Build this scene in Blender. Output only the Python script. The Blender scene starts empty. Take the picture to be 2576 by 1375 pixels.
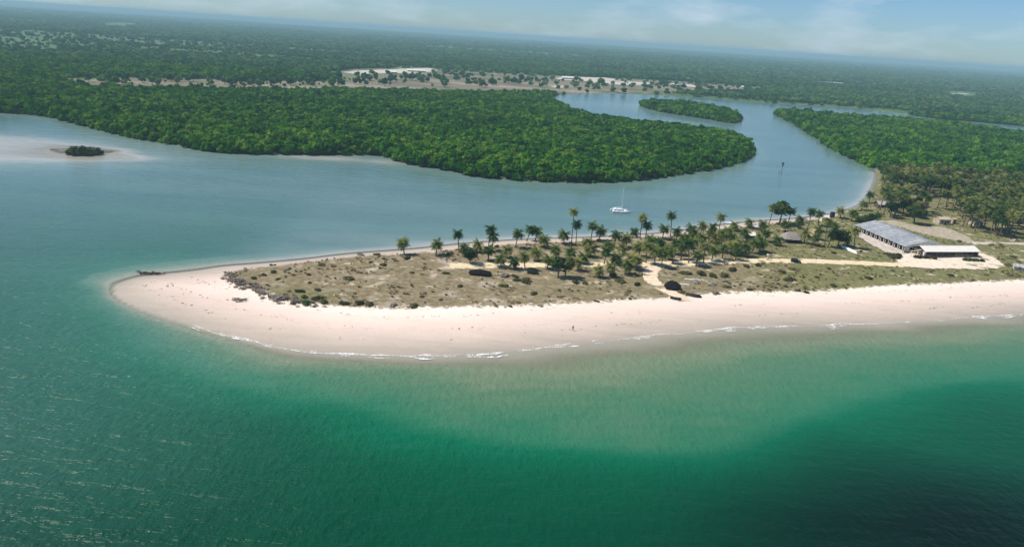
import bpy, bmesh, math, random
import numpy as np
from mathutils import Vector, Matrix, noise as mnoise

# ------------------------------------------------------------------ camera
SC = bpy.context.scene
COL = SC.collection
CAM_H, FPX, PITCH, ROLL = 88.0, 1840.0, math.radians(18.03), math.radians(3.73)
cam_d = bpy.data.cameras.new('camera')
cam_d.sensor_fit = 'HORIZONTAL'
cam_d.sensor_width = 36.0
cam_d.lens = 36.0 * FPX / 2576.0
cam_d.clip_start = 1.0
cam_d.clip_end = 120000.0
cam = bpy.data.objects.new('camera', cam_d)
COL.objects.link(cam)
RM = Matrix.Rotation(math.pi / 2 - PITCH, 3, 'X') @ Matrix.Rotation(ROLL, 3, 'Z')
cam.matrix_world = Matrix.Translation((0, 0, CAM_H)) @ RM.to_4x4()
SC.camera = cam

# ------------------------------------------------------------------ light
SUN_EL = math.radians(55.0)
SUN_AZ = math.atan2(-1.0, 0.06)          # from +Y, negative = to the left: the sun stands beyond and left
sdir = Vector((math.sin(SUN_AZ) * math.cos(SUN_EL), math.cos(SUN_AZ) * math.cos(SUN_EL), math.sin(SUN_EL)))
sun_d = bpy.data.lights.new('sun', 'SUN')
sun_d.energy = 4.0
sun_d.angle = math.radians(0.53)
sun_d.color = (1.0, 0.94, 0.86)
sun = bpy.data.objects.new('sun', sun_d)
sun.rotation_euler = sdir.to_track_quat('Z', 'Y').to_euler()
COL.objects.link(sun)

world = bpy.data.worlds.new('World')
SC.world = world
world.use_nodes = True
wn, wl = world.node_tree.nodes, world.node_tree.links
for n in list(wn):
    wn.remove(n)
w_out = wn.new('ShaderNodeOutputWorld')
w_bg = wn.new('ShaderNodeBackground')
w_bg.inputs['Strength'].default_value = 0.085
w_sky = wn.new('ShaderNodeTexSky')
w_sky.sky_type = 'NISHITA'
w_sky.sun_disc = False
w_sky.sun_elevation = SUN_EL
w_sky.sun_rotation = SUN_AZ
w_sky.altitude = 90.0
w_sky.air_density = 1.0
w_sky.dust_density = 0.2
w_sky.ozone_density = 3.0
w_tc = wn.new('ShaderNodeTexCoord')
w_map = wn.new('ShaderNodeMapping')
w_map.inputs['Scale'].default_value = (5.0, 5.0, 16.0)
w_noise = wn.new('ShaderNodeTexNoise')
w_noise.inputs['Scale'].default_value = 1.5
w_noise.inputs['Detail'].default_value = 7.0
w_noise.inputs['Roughness'].default_value = 0.55
w_ramp = wn.new('ShaderNodeValToRGB')
w_ramp.color_ramp.elements[0].position = 0.46
w_ramp.color_ramp.elements[0].color = (0, 0, 0, 1)
w_ramp.color_ramp.elements[1].position = 0.72
w_ramp.color_ramp.elements[1].color = (0.75, 0.75, 0.75, 1)
w_tint = wn.new('ShaderNodeMix')
w_tint.data_type = 'RGBA'
w_tint.blend_type = 'MULTIPLY'
w_tint.inputs['Factor'].default_value = 1.0
w_tint.inputs['B'].default_value = (0.49, 0.68, 0.93, 1)
w_mix = wn.new('ShaderNodeMix')
w_mix.data_type = 'RGBA'
w_mix.inputs['B'].default_value = (5.0, 6.0, 6.9, 1)
wl.new(w_tc.outputs['Generated'], w_map.inputs['Vector'])
wl.new(w_map.outputs['Vector'], w_noise.inputs['Vector'])
wl.new(w_noise.outputs['Fac'], w_ramp.inputs['Fac'])
wl.new(w_sky.outputs['Color'], w_tint.inputs['A'])
wl.new(w_tint.outputs['Result'], w_mix.inputs['A'])
wl.new(w_ramp.outputs['Color'], w_mix.inputs['Factor'])
wl.new(w_mix.outputs['Result'], w_bg.inputs['Color'])
wl.new(w_bg.outputs['Background'], w_out.inputs['Surface'])

SC.view_settings.view_transform = 'Standard'
SC.view_settings.look = 'None'
SC.view_settings.gamma = 1.0
SC.view_settings.exposure = 0.48
SC.view_settings.use_curve_mapping = False
SC.render.engine = 'CYCLES'
SC.cycles.use_denoising = True
SC.cycles.max_bounces = 5
SC.cycles.diffuse_bounces = 2
SC.cycles.glossy_bounces = 2
SC.cycles.transmission_bounces = 2
SC.cycles.transparent_max_bounces = 6
SC.cycles.volume_bounces = 0
SC.cycles.sample_clamp_indirect = 4.0
SC.cycles.use_adaptive_sampling = True
SC.cycles.adaptive_threshold = 0.015

random.seed(11)
RNG = np.random.default_rng(11)
HAZE_DENSITY = 1.5e-4

# ------------------------------------------------------------------ helpers
RMN = np.array(RM)

def at(x, y, z=0.0):
    """A spot of the survey sketch (2576 units wide) to metres on the level z."""
    d = RMN @ np.array([(x - 1288.0) / FPX, -(y - 687.5) / FPX, -1.0])
    t = (z - CAM_H) / d[2]
    return Vector((d[0] * t, d[1] * t, z))

def poly(pts, z=0.0):
    return np.array([at(x, y, z)[:2] for x, y in pts])

def smooth_poly(P, n=4, closed=True):
    m = len(P)
    out = []
    rng = range(m if closed else m - 1)
    for i in rng:
        if closed:
            p0, p1, p2, p3 = P[i - 1], P[i], P[(i + 1) % m], P[(i + 2) % m]
        else:
            p0, p1, p2, p3 = P[max(i - 1, 0)], P[i], P[i + 1], P[min(i + 2, m - 1)]
        l0, l1, l2 = np.linalg.norm(p1 - p0), np.linalg.norm(p2 - p1), np.linalg.norm(p3 - p2)
        # Catmull-Rom with tangents limited by the local segment length
        t1 = (p2 - p0) / max(l0 + l1, 1e-6) * l1
        t2 = (p3 - p1) / max(l1 + l2, 1e-6) * l1
        for k in range(n):
            t = k / n
            out.append((2*t**3 - 3*t**2 + 1) * p1 + (t**3 - 2*t**2 + t) * t1 + (-2*t**3 + 3*t**2) * p2 + (t**3 - t**2) * t2)
    if not closed:
        out.append(P[-1])
    return np.array(out)

def sdf(X, Y, P):
    """Signed distance to a closed polygon, positive inside."""
    X = np.asarray(X, float).ravel()
    Y = np.asarray(Y, float).ravel()
    best = np.full(X.shape, 1e30)
    ins = np.zeros(X.shape, bool)
    n = len(P)
    for i in range(n):
        ax, ay = P[i]
        bx, by = P[(i + 1) % n]
        ex, ey = bx - ax, by - ay
        L = ex * ex + ey * ey + 1e-12
        wx, wy = X - ax, Y - ay
        t = np.clip((wx * ex + wy * ey) / L, 0, 1)
        d = (wx - t * ex) ** 2 + (wy - t * ey) ** 2
        np.minimum(best, d, out=best)
        c = (ay > Y) != (by > Y)
        if ey != 0:
            ins ^= c & (X < ex * (Y - ay) / ey + ax)
    return np.where(ins, 1, -1) * np.sqrt(best)

def sstep(a, b, x):
    t = np.clip((x - a) / (b - a), 0, 1)
    return t * t * (3 - 2 * t)

def _hash(ix, iy, seed):
    h = (ix.astype(np.int64) * 374761393 + iy.astype(np.int64) * 668265263 + seed * 974711) & 0x7fffffff
    h = ((h ^ (h >> 13)) * 1274126177) & 0x7fffffff
    return ((h ^ (h >> 16)) & 0xffff) / 65535.0

def vnoise(x, y, seed=0):
    x = np.asarray(x, float); y = np.asarray(y, float)
    ix, iy = np.floor(x), np.floor(y)
    fx, fy = x - ix, y - iy
    fx, fy = fx * fx * (3 - 2 * fx), fy * fy * (3 - 2 * fy)
    a, b = _hash(ix, iy, seed), _hash(ix + 1, iy, seed)
    c, d = _hash(ix, iy + 1, seed), _hash(ix + 1, iy + 1, seed)
    return (a * (1 - fx) + b * fx) * (1 - fy) + (c * (1 - fx) + d * fx) * fy

def fbm(x, y, seed=0, o=3):
    s, a, t = 0, 0.5, 0
    for k in range(o):
        s = s + a * vnoise(x * 2**k, y * 2**k, seed + k * 17)
        t += a
        a *= 0.5
    return s / t

# ---- materials
MATS = {}

class NT:
    """small node-tree writer"""
    def __init__(self, name):
        self.m = bpy.data.materials.new(name)
        self.m.use_nodes = True
        self.t = self.m.node_tree
        for n in list(self.t.nodes):
            self.t.nodes.remove(n)
        self.out = self.n('ShaderNodeOutputMaterial')
    def n(self, kind, **kw):
        nd = self.t.nodes.new(kind)
        for k, v in kw.items():
            setattr(nd, k, v)
        return nd
    def l(self, a, b):
        self.t.links.new(a, b)
    def val(self, sock, v):
        if hasattr(v, 'is_output'):
            self.l(v, sock)
        elif isinstance(v, (tuple, list)):
            sock.default_value = (*v, 1.0) if len(v) == 3 and len(sock.default_value) == 4 else v
        else:
            sock.default_value = v
    def math(self, op, a, b=0.0, c=None, clamp=False):
        nd = self.n('ShaderNodeMath', operation=op, use_clamp=clamp)
        self.val(nd.inputs[0], a)
        self.val(nd.inputs[1], b)
        if c is not None:
            self.val(nd.inputs[2], c)
        return nd.outputs[0]
    def mix(self, f, a, b):
        nd = self.n('ShaderNodeMix', data_type='RGBA')
        self.val(nd.inputs['Factor'], f)
        self.val(nd.inputs['A'], a)
        self.val(nd.inputs['B'], b)
        return nd.outputs['Result']
    def mul(self, a, b):
        nd = self.n('ShaderNodeMix', data_type='RGBA', blend_type='MULTIPLY')
        nd.inputs['Factor'].default_value = 1.0
        self.val(nd.inputs['A'], a)
        self.val(nd.inputs['B'], b)
        return nd.outputs['Result']
    def ramp(self, f, stops, interp='LINEAR'):
        nd = self.n('ShaderNodeValToRGB')
        nd.color_ramp.interpolation = interp
        els = nd.color_ramp.elements
        while len(els) < len(stops):
            els.new(0.5)
        for e, (p, c) in zip(els, stops):
            e.position = p
            e.color = (*c, 1.0) if not isinstance(c, (int, float)) else (c, c, c, 1.0)
        self.val(nd.inputs['Fac'], f)
        return nd.outputs['Color']
    def smooth(self, x, a, b):
        nd = self.n('ShaderNodeMapRange', interpolation_type='SMOOTHSTEP')
        self.val(nd.inputs['Value'], x)
        nd.inputs['From Min'].default_value = a
        nd.inputs['From Max'].default_value = b
        return nd.outputs['Result']
    def noise(self, scale, detail=4.0, rough=0.55, vec=None, stretch=None):
        if vec is None:
            vec = self.pos()
        if stretch:
            mp = self.n('ShaderNodeMapping')
            mp.inputs['Scale'].default_value = stretch
            self.l(vec, mp.inputs['Vector'])
            vec = mp.outputs['Vector']
        nd = self.n('ShaderNodeTexNoise')
        nd.inputs['Scale'].default_value = scale
        nd.inputs['Detail'].default_value = detail
        nd.inputs['Roughness'].default_value = rough
        self.l(vec, nd.inputs['Vector'])
        return nd.outputs['Fac']
    def pos(self):
        if not hasattr(self, '_pos'):
            self._pos = self.n('ShaderNodeNewGeometry').outputs['Position']
        return self._pos
    def attr(self, name):
        nd = self.n('ShaderNodeAttribute', attribute_name=name)
        return nd.outputs['Fac']
    def principled(self, color, rough=0.8, spec=0.3, normal=None, metallic=0.0):
        b = self.n('ShaderNodeBsdfPrincipled')
        self.val(b.inputs['Base Color'], color)
        self.val(b.inputs['Roughness'], rough)
        self.val(b.inputs['Specular IOR Level'], spec)
        b.inputs['Metallic'].default_value = metallic
        if normal is not None:
            self.l(normal, b.inputs['Normal'])
        return b.outputs['BSDF']
    def bump(self, h, strength=0.5, dist=0.1):
        nd = self.n('ShaderNodeBump')
        nd.inputs['Strength'].default_value = strength
        nd.inputs['Distance'].default_value = dist
        self.l(h, nd.inputs['Height'])
        return nd.outputs['Normal']
    def done(self, shader, sock='Surface'):
        self.l(shader, self.out.inputs[sock])
        return self.m

def plain(name, color, rough=0.7, spec=0.3, var=0.25, scale=1.2, metallic=0.0, obj=False):
    """weathered single-colour material with blotches"""
    if name in MATS:
        return MATS[name]
    t = NT(name)
    f = t.noise(scale, 5.0, 0.6)
    lo = tuple(c * (1 - var) for c in color)
    hi = tuple(min(c * (1 + var), 1.0) for c in color)
    c = t.mix(t.smooth(f, 0.3, 0.7), lo, hi)
    if obj:
        oi = t.n('ShaderNodeObjectInfo')
        c = t.mul(c, t.ramp(oi.outputs['Random'], [(0.0, (0.75, 0.75, 0.78)), (1.0, (1.1, 1.08, 1.02))]))
    MATS[name] = t.done(t.principled(c, rough, spec, metallic=metallic))
    return MATS[name]

def leaf_mat(name, dark, mid, light, patch=0.02, transl=0.25, dry=None):
    t = NT(name)
    oi = t.n('ShaderNodeObjectInfo')
    nz = t.noise(patch, 3.0, 0.6)
    nf = t.noise(0.9, 2.0, 0.6)
    k = t.math('ADD', t.math('MULTIPLY', oi.outputs['Random'], 0.55), t.math('MULTIPLY', nz, 0.75))
    k = t.math('ADD', k, t.math('MULTIPLY', nf, 0.30))
    c = t.ramp(t.math('SUBTRACT', k, 0.38), [(0.12, dark), (0.42, mid), (0.72, light)])
    if dry:
        c = t.mix(t.smooth(t.noise(patch * 3, 2.0), 0.6, 0.72), c, dry)
    d = t.n('ShaderNodeBsdfDiffuse')
    t.l(c, d.inputs['Color'])
    tr = t.n('ShaderNodeBsdfTranslucent')
    t.l(c, tr.inputs['Color'])
    ms = t.n('ShaderNodeMixShader')
    ms.inputs[0].default_value = transl
    t.l(d.outputs[0], ms.inputs[1])
    t.l(tr.outputs[0], ms.inputs[2])
    MATS[name] = t.done(ms.outputs[0])
    return MATS[name]

# ---- mesh building
class MB:
    def __init__(self):
        self.v, self.f = [], []
    def add(self, vs, fs):
        o = len(self.v)
        self.v += [tuple(v) for v in vs]
        self.f += [tuple(i + o for i in f) for f in fs]
        return self
    def box(self, c, s, rz=0.0, taper=1.0):
        cx, cy, cz = c
        hx, hy, hz = s[0] / 2, s[1] / 2, s[2] / 2
        cr, sr = math.cos(rz), math.sin(rz)
        vs = []
        for z, k in ((-hz, 1.0), (hz, taper)):
            for x, y in ((-hx, -hy), (hx, -hy), (hx, hy), (-hx, hy)):
                x, y = x * k, y * k
                vs.append((cx + x * cr - y * sr, cy + x * sr + y * cr, cz + z))
        return self.add(vs, [(3, 2, 1, 0), (4, 5, 6, 7), (0, 1, 5, 4), (1, 2, 6, 5), (2, 3, 7, 6), (3, 0, 4, 7)])
    def tube(self, pts, radii, n=6, cap=True):
        pts = [Vector(p) for p in pts]
        if isinstance(radii, (int, float)):
            radii = [radii] * len(pts)
        vs, fs = [], []
        for i, p in enumerate(pts):
            d = (pts[min(i + 1, len(pts) - 1)] - pts[max(i - 1, 0)]).normalized()
            u = d.cross(Vector((0.31, 0.92, 0.2))).normalized()
            w = d.cross(u)
            for k in range(n):
                a = 2 * math.pi * k / n
                vs.append(p + (u * math.cos(a) + w * math.sin(a)) * radii[i])
        for i in range(len(pts) - 1):
            for k in range(n):
                fs.append((i * n + k, i * n + (k + 1) % n, (i + 1) * n + (k + 1) % n, (i + 1) * n + k))
        if cap:
            fs.append(tuple(range(n))[::-1])
            fs.append(tuple((len(pts) - 1) * n + k for k in range(n)))
        return self.add(vs, fs)
    def mesh(self, name, smooth=False):
        me = bpy.data.meshes.new(name)
        me.from_pydata(self.v, [], self.f)
        if smooth:
            me.polygons.foreach_set('use_smooth', [True] * len(me.polygons))
        me.update()
        return me
    def build(self, name, mat, parent=None, smooth=False):
        return obj(name, self.mesh(name, smooth), mat, parent)

def obj(name, me, mat=None, parent=None):
    if mat is not None and not me.materials:
        me.materials.append(mat)
    o = bpy.data.objects.new(name, me)
    COL.objects.link(o)
    o.parent = parent
    return o

def tag(o, label, cat=None, group=None, kind=None):
    o['label'] = label
    if cat:
        o['category'] = cat
    if group:
        o['group'] = group
    if kind:
        o['kind'] = kind
    return o

def thing(name, loc, rz, label, cat, group=None, scale=1.0):
    o = bpy.data.objects.new(name, None)
    o.empty_display_size = 0.5
    COL.objects.link(o)
    o.location = loc
    o.rotation_euler = (0, 0, rz)
    o.scale = (scale,) * 3 if isinstance(scale, (int, float)) else scale
    return tag(o, label, cat, group)

ORD = ['zeroth', 'first', 'second', 'third', 'fourth', 'fifth', 'sixth', 'seventh', 'eighth', 'ninth', 'tenth', 'eleventh', 'twelfth',
       'thirteenth', 'fourteenth', 'fifteenth', 'sixteenth', 'seventeenth', 'eighteenth', 'nineteenth', 'twentieth', 'twenty-first', 'twenty-second',
       'twenty-third', 'twenty-fourth', 'twenty-fifth', 'twenty-sixth', 'twenty-seventh', 'twenty-eighth', 'twenty-ninth', 'thirtieth']

# ------------------------------------------------------------------ outlines of land (survey-sketch units)
front = [(2900, 768), (2576, 789), (2450, 799), (2300, 808), (2080, 818), (1900, 822), (1750, 835), (1600, 848), (1450, 866), (1300, 881),
         (1200, 891), (1060, 896), (900, 893), (800, 887), (700, 873), (620, 855), (540, 835), (470, 815), (400, 794), (344, 774), (306, 756),
         (284, 737), (290, 720), (316, 707), (360, 695), (430, 688), (500, 680), (560, 671), (630, 665), (700, 659), (780, 651), (870, 640),
         (960, 633), (1040, 627), (1130, 618), (1200, 611), (1300, 604), (1400, 600), (1500, 597), (1600, 591), (1660, 587), (1720, 580),
         (1800, 568), (1900, 557), (2000, 550), (2080, 541), (2130, 530), (2165, 516), (2185, 495), (2198, 470), (2207, 440), (2195, 424),
         (2150, 402), (2090, 372), (2040, 338), (1990, 308), (1957, 292), (1953, 286), (1975, 284), (2050, 291), (2150, 300), (2250, 306),
         (2350, 313), (2420, 321), (2480, 330), (2576, 341), (2900, 378)]
PA0 = poly(front)
PA = np.vstack([[[46000, 11000], [4000, 1150]], PA0, [[4000, 1900], [46000, 14000]]])
PA = smooth_poly(PA, 3)
main = [(-1200, 205), (-600, 243), (-300, 262), (0, 283), (100, 291), (170, 306), (250, 326), (330, 346), (430, 363), (500, 376), (560, 384),
        (640, 388), (760, 389), (880, 390), (960, 392), (1000, 406), (1060, 419), (1120, 427), (1180, 441), (1260, 451), (1350, 456), (1450, 459),
        (1530, 458), (1620, 451), (1700, 441), (1780, 428), (1850, 410), (1884, 391), (1886, 377), (1872, 361), (1825, 343), (1760, 333),
        (1690, 326), (1600, 316), (1520, 305), (1455, 291), (1405, 268), (1383, 250), (1392, 242), (1420, 238), (1500, 236), (1600, 237),
        (1690, 241), (1780, 246), (1900, 257), (2000, 263), (2100, 268), (2200, 278), (2300, 291), (2350, 298), (2420, 304), (2480, 309),
        (2576, 318), (2900, 347)]
PB = np.vstack([[[-46000, 46500], [-46000, 9000], [-6000, 2600]], poly(main), [[4000, 2250], [46000, 14600], [46000, 46500]]])
PB = smooth_poly(PB, 3)
PC = smooth_poly(poly([(1614, 266), (1650, 279), (1720, 291), (1790, 301), (1838, 310), (1860, 302), (1856, 294), (1780, 276), (1700, 263), (1645, 261)]), 3)
PD = smooth_poly(poly([(141, 378), (168, 373), (215, 374), (262, 378), (285, 380), (250, 386), (200, 389), (162, 385)]), 3)
PSHELF = smooth_poly(np.vstack([poly([(278, 714), (270, 740), (298, 778), (330, 808), (385, 855), (450, 905), (540, 945), (620, 962), (750, 976), (880, 1004),
        (1040, 1050), (1200, 1088), (1420, 1112), (1600, 1125), (1780, 1122), (1900, 1085), (2000, 1045), (2120, 1005), (2250, 975), (2400, 955),
        (2576, 940), (2900, 920)]), [[900, 330]], poly([(2900, 740), (2000, 700), (1000, 700), (500, 690), (400, 680), (300, 690)])]), 3)
PVEG = smooth_poly(np.vstack([[[900, 480]], poly([(2900, 690), (2576, 705), (2400, 713), (2200, 722), (2050, 734), (1900, 735), (1760, 741), (1700, 750),
        (1600, 754), (1500, 760), (1350, 769), (1150, 774), (1000, 777), (900, 774), (800, 767), (740, 760), (690, 748), (640, 730), (590, 708),
        (562, 690), (600, 675), (690, 664), (800, 652), (900, 641), (1000, 638), (1150, 626), (1300, 613), (1500, 604), (1650, 597), (1800, 577), (2000, 557), (2080, 548),
        (2132, 526), (2160, 510), (2180, 487), (2193, 462), (2202, 434), (2190, 416), (2040, 330), (1960, 288)], 1.5), [[500, 1100], [900, 1250]]]), 3)
PMANG = smooth_poly(np.vstack([poly([(2190, 424), (2150, 403), (2090, 373), (2040, 339), (1990, 309), (1955, 291), (1958, 284), (2050, 290), (2250, 306), (2420, 321),
        (2576, 341), (2900, 378)]), [[4000, 1880], [4000, 1250]], poly([(2900, 500), (2576, 452), (2400, 440), (2250, 432)])]), 2)
PFLAT = smooth_poly(poly([(835, 184), (1000, 174), (1150, 182), (1350, 192), (1600, 201), (1780, 212), (1900, 222), (1880, 234), (1700, 236), (1560, 236), (1400, 240), (1150, 240),
        (1000, 238), (840, 236), (600, 238), (330, 233), (180, 222), (160, 200), (420, 198), (620, 206), (760, 206), (835, 203)]), 2)
WHITE_PATCHES = [smooth_poly(poly(p), 2) for p in (
    [(-40, 194), (60, 196), (128, 199), (132, 205), (60, 205), (-40, 203)],
    [(868, 182), (960, 178), (1075, 173), (1100, 180), (1040, 186), (930, 187), (900, 190)],
    [(1400, 196), (1530, 198), (1560, 205), (1420, 204)], [(1480, 206), (1640, 210), (1620, 216), (1500, 213)],
    [(1380, 217), (1420, 219), (1400, 224)], [(1690, 196), (1770, 200), (1775, 206), (1700, 203)], [(1660, 211), (1760, 216), (1740, 221)],
    [(268, 60), (330, 60), (344, 66), (275, 69)], [(365, 70), (420, 71), (415, 75)], [(2045, 206), (2120, 210), (2118, 218), (2060, 214)], [(2390, 232), (2450, 240), (2440, 248), (2395, 242)])]

# ------------------------------------------------------------------ the grid everything natural lies on
def axis(dense, lo, hi, g=1.16):
    a = list(dense)
    s = a[-1] - a[-2]
    while a[-1] < hi:
        s *= g
        a.append(a[-1] + s)
    a[-1] = hi
    s = a[1] - a[0]
    b = []
    x = a[0]
    while x > lo:
        s *= g
        x -= s
        b.append(x)
    if b:
        b[-1] = lo
    return np.array(b[::-1] + a)

GX = axis(np.arange(-330, 481, 3.0), -45000, 45000, 1.13)
GY = axis(np.concatenate([np.arange(60, 480, 2.0), np.arange(480, 1000, 5.0), np.arange(1000, 1500, 12.0)]), -900, 45000, 1.12)
NXg, NYg = len(GX), len(GY)
MX, MY = np.meshgrid(GX, GY)
fx, fy = MX.ravel(), MY.ravel()
jig = fbm(fx / 9.0, fy / 9.0, 3) - 0.5
sdA, sdB, sdC, sdD = sdf(fx, fy, PA), sdf(fx, fy, PB), sdf(fx, fy, PC), sdf(fx, fy, PD)
sdS, sdV = sdf(fx, fy, PSHELF), sdf(fx, fy, PVEG)
sdF = sdf(fx, fy, PFLAT)
sdW = np.max([sdf(fx, fy, p) for p in WHITE_PATCHES], axis=0)
shore = np.maximum.reduce([sdA, sdB, sdC, sdD])
inner = sstep(-20, 60, fy - (215 + 0.30 * np.maximum(fx + 130, 0)))          # 1 in the lagoon, 0 in the open sea
left_soft = 0.30 * sstep(-20, -130, fx) * sstep(60, 140, fy) + 0.70 * sstep(150, 420, fy)
lag = np.where(fx < -90, left_soft * (1 - sstep(-130, -90, fx)) + np.maximum(inner, left_soft) * sstep(-130, -90, fx), np.maximum(inner, left_soft * (fy < 215) * (fx < 0)))
dw = np.maximum(-shore, 0)
# sea side
s_in = np.clip(dw / np.maximum(dw + np.maximum(sdS, 0), 1e-3), 0, 1)
out = np.maximum(-sdS, 0)
warp = 1 + 1.5 * (fbm(fx / 26, fy / 18, 9, 4) - 0.5)
dep_sea = np.where(sdS > 0, 2.5 * np.clip(s_in + 0.35 * s_in * (1 - s_in) * 4 * (fbm(fx / 30, fy / 9, 12) - 0.5), 0, 1) ** 1.0, 2.5 + 4.2 * (1 - np.exp(-out * warp / 14.0)) + 0.075 * out)
dep_sea += 6.0 * np.exp(-(((fx - 84) / 48) ** 2 + ((fy - 112) / 24) ** 2)) * (out > 0) * sstep(0, 12, out)
dep_lag = 4.2 * (1 - np.exp(-dw / 11.0))
isl = at(190, 385)
shoal = 0.95 * np.exp(-((((fx - isl.x + 70) / 125) ** 2 + ((fy - isl.y + 2) / 68) ** 2)) ** 1.6) + 0.5 * np.exp(-(((fx - isl.x - 20) / 45) ** 2 + ((fy - isl.y + 6) / 14) ** 2))
bk = at(850, 400)
shoal += 0.8 * np.exp(-(((fx - bk.x) / 70) ** 2 + ((fy - bk.y) / 16) ** 2))
for (sx, sy, rx, ry, k) in ((1500, 262, 190, 70, 0.45), (1560, 298, 120, 26, 0.6), (1830, 330, 60, 20, 0.4), (2150, 288, 200, 18, 0.8), (1180, 618, 90, 10, 0.5), (600, 480, 120, 20, 0.25)):
    c = at(sx, sy)
    shoal += k * np.exp(-(((fx - c.x) / rx) ** 2 + ((fy - c.y) / ry) ** 2))
dep_lag *= np.clip(1 - np.minimum(shoal, 0.93), 0.15, 1)
depth = dep_sea * (1 - lag) + dep_lag * lag
depth = np.minimum(depth, 13.0)
depth = np.where((shore > -14) & (shore <= 0), np.minimum(depth, np.where(np.maximum.reduce([sdB, sdC]) > sdA, dw * 0.6, dw * (0.13 + 0.10 * lag + 0.30 * sstep(-50, -105, fx) * (1 - sstep(222, 232, fy))))), depth)
sdM = sdf(fx, fy, PMANG)
mshore = np.maximum.reduce([sdB, sdC, sdM])
depth = np.where((mshore > -16) & (shore <= 0), np.maximum(depth, 3.0 * (1 - np.minimum(shoal, 0.85))), depth)
# land heights
LB = 20.0 * (1 - lag) + 6.0 * lag
landz = 1.75 * (1 - np.exp(-np.maximum(shore, 0) / np.where(sdA > 0, LB, 5.0)))
landz *= np.where(sdD > 0, 0.6, 1.0)
dune = sstep(2, 14, sdV) * (0.55 * (fbm(fx / 11, fy / 11, 21) - 0.5)) + 0.35 * np.exp(-((sdV - 3) / 4.0) ** 2) * sstep(0, 12, shore)
landz += np.where(sdA > 0, dune, 0.0)
# a very gentle swell of the far country
far = sstep(1800, 9000, np.hypot(fx, fy))
landz += np.where(sdB > 0, far * 22.0 * (fbm(fx / 2600, fy / 2600, 5) - 0.35), 0)
HZ = np.where(shore > 0, landz, -depth).reshape(NYg, NXg)

def gz(x, y):
    i = int(np.clip(np.searchsorted(GX, x) - 1, 0, NXg - 2))
    j = int(np.clip(np.searchsorted(GY, y) - 1, 0, NYg - 2))
    u = (x - GX[i]) / (GX[i + 1] - GX[i])
    v = (y - GY[j]) / (GY[j + 1] - GY[j])
    a = HZ[j, i] * (1 - u) + HZ[j, i + 1] * u
    b = HZ[j + 1, i] * (1 - u) + HZ[j + 1, i + 1] * u
    return float(a * (1 - v) + b * v)

def gzv(x, y):
    x = np.asarray(x, float); y = np.asarray(y, float)
    i = np.clip(np.searchsorted(GX, x) - 1, 0, NXg - 2)
    j = np.clip(np.searchsorted(GY, y) - 1, 0, NYg - 2)
    u = (x - GX[i]) / (GX[i + 1] - GX[i])
    v = (y - GY[j]) / (GY[j + 1] - GY[j])
    a = HZ[j, i] * (1 - u) + HZ[j, i + 1] * u
    b = HZ[j + 1, i] * (1 - u) + HZ[j + 1, i + 1] * u
    return a * (1 - v) + b * v

def on(x, y):
    """survey spot to the ground surface there"""
    z = 1.6
    for _ in range(4):
        p = at(x, y, z)
        z = max(gz(p.x, p.y), 0.0)
    p.z = z
    return p

def grid_mesh(name, zarr, keep, attrs, mat):
    idx = np.arange(NXg * NYg).reshape(NYg, NXg)
    q = np.stack([idx[:-1, :-1], idx[:-1, 1:], idx[1:, 1:], idx[1:, :-1]], -1).reshape(-1, 4)
    q = q[keep.ravel()]
    used = np.unique(q)
    remap = np.full(NXg * NYg, -1)
    remap[used] = np.arange(len(used))
    q = remap[q]
    co = np.stack([fx[used], fy[used], zarr.ravel()[used]], -1)
    me = bpy.data.meshes.new(name)
    me.vertices.add(len(co))
    me.vertices.foreach_set('co', co.ravel())
    me.loops.add(q.size)
    me.loops.foreach_set('vertex_index', q.ravel().astype(np.int32))
    me.polygons.add(len(q))
    me.polygons.foreach_set('loop_start', np.arange(0, q.size, 4, dtype=np.int32))
    me.polygons.foreach_set('use_smooth', np.ones(len(q), bool))
    me.update(calc_edges=True)
    for k, a in attrs.items():
        at_ = me.attributes.new(k, 'FLOAT', 'POINT')
        at_.data.foreach_set('value', a[used].astype(np.float32))
    return obj(name, me, mat)

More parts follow.
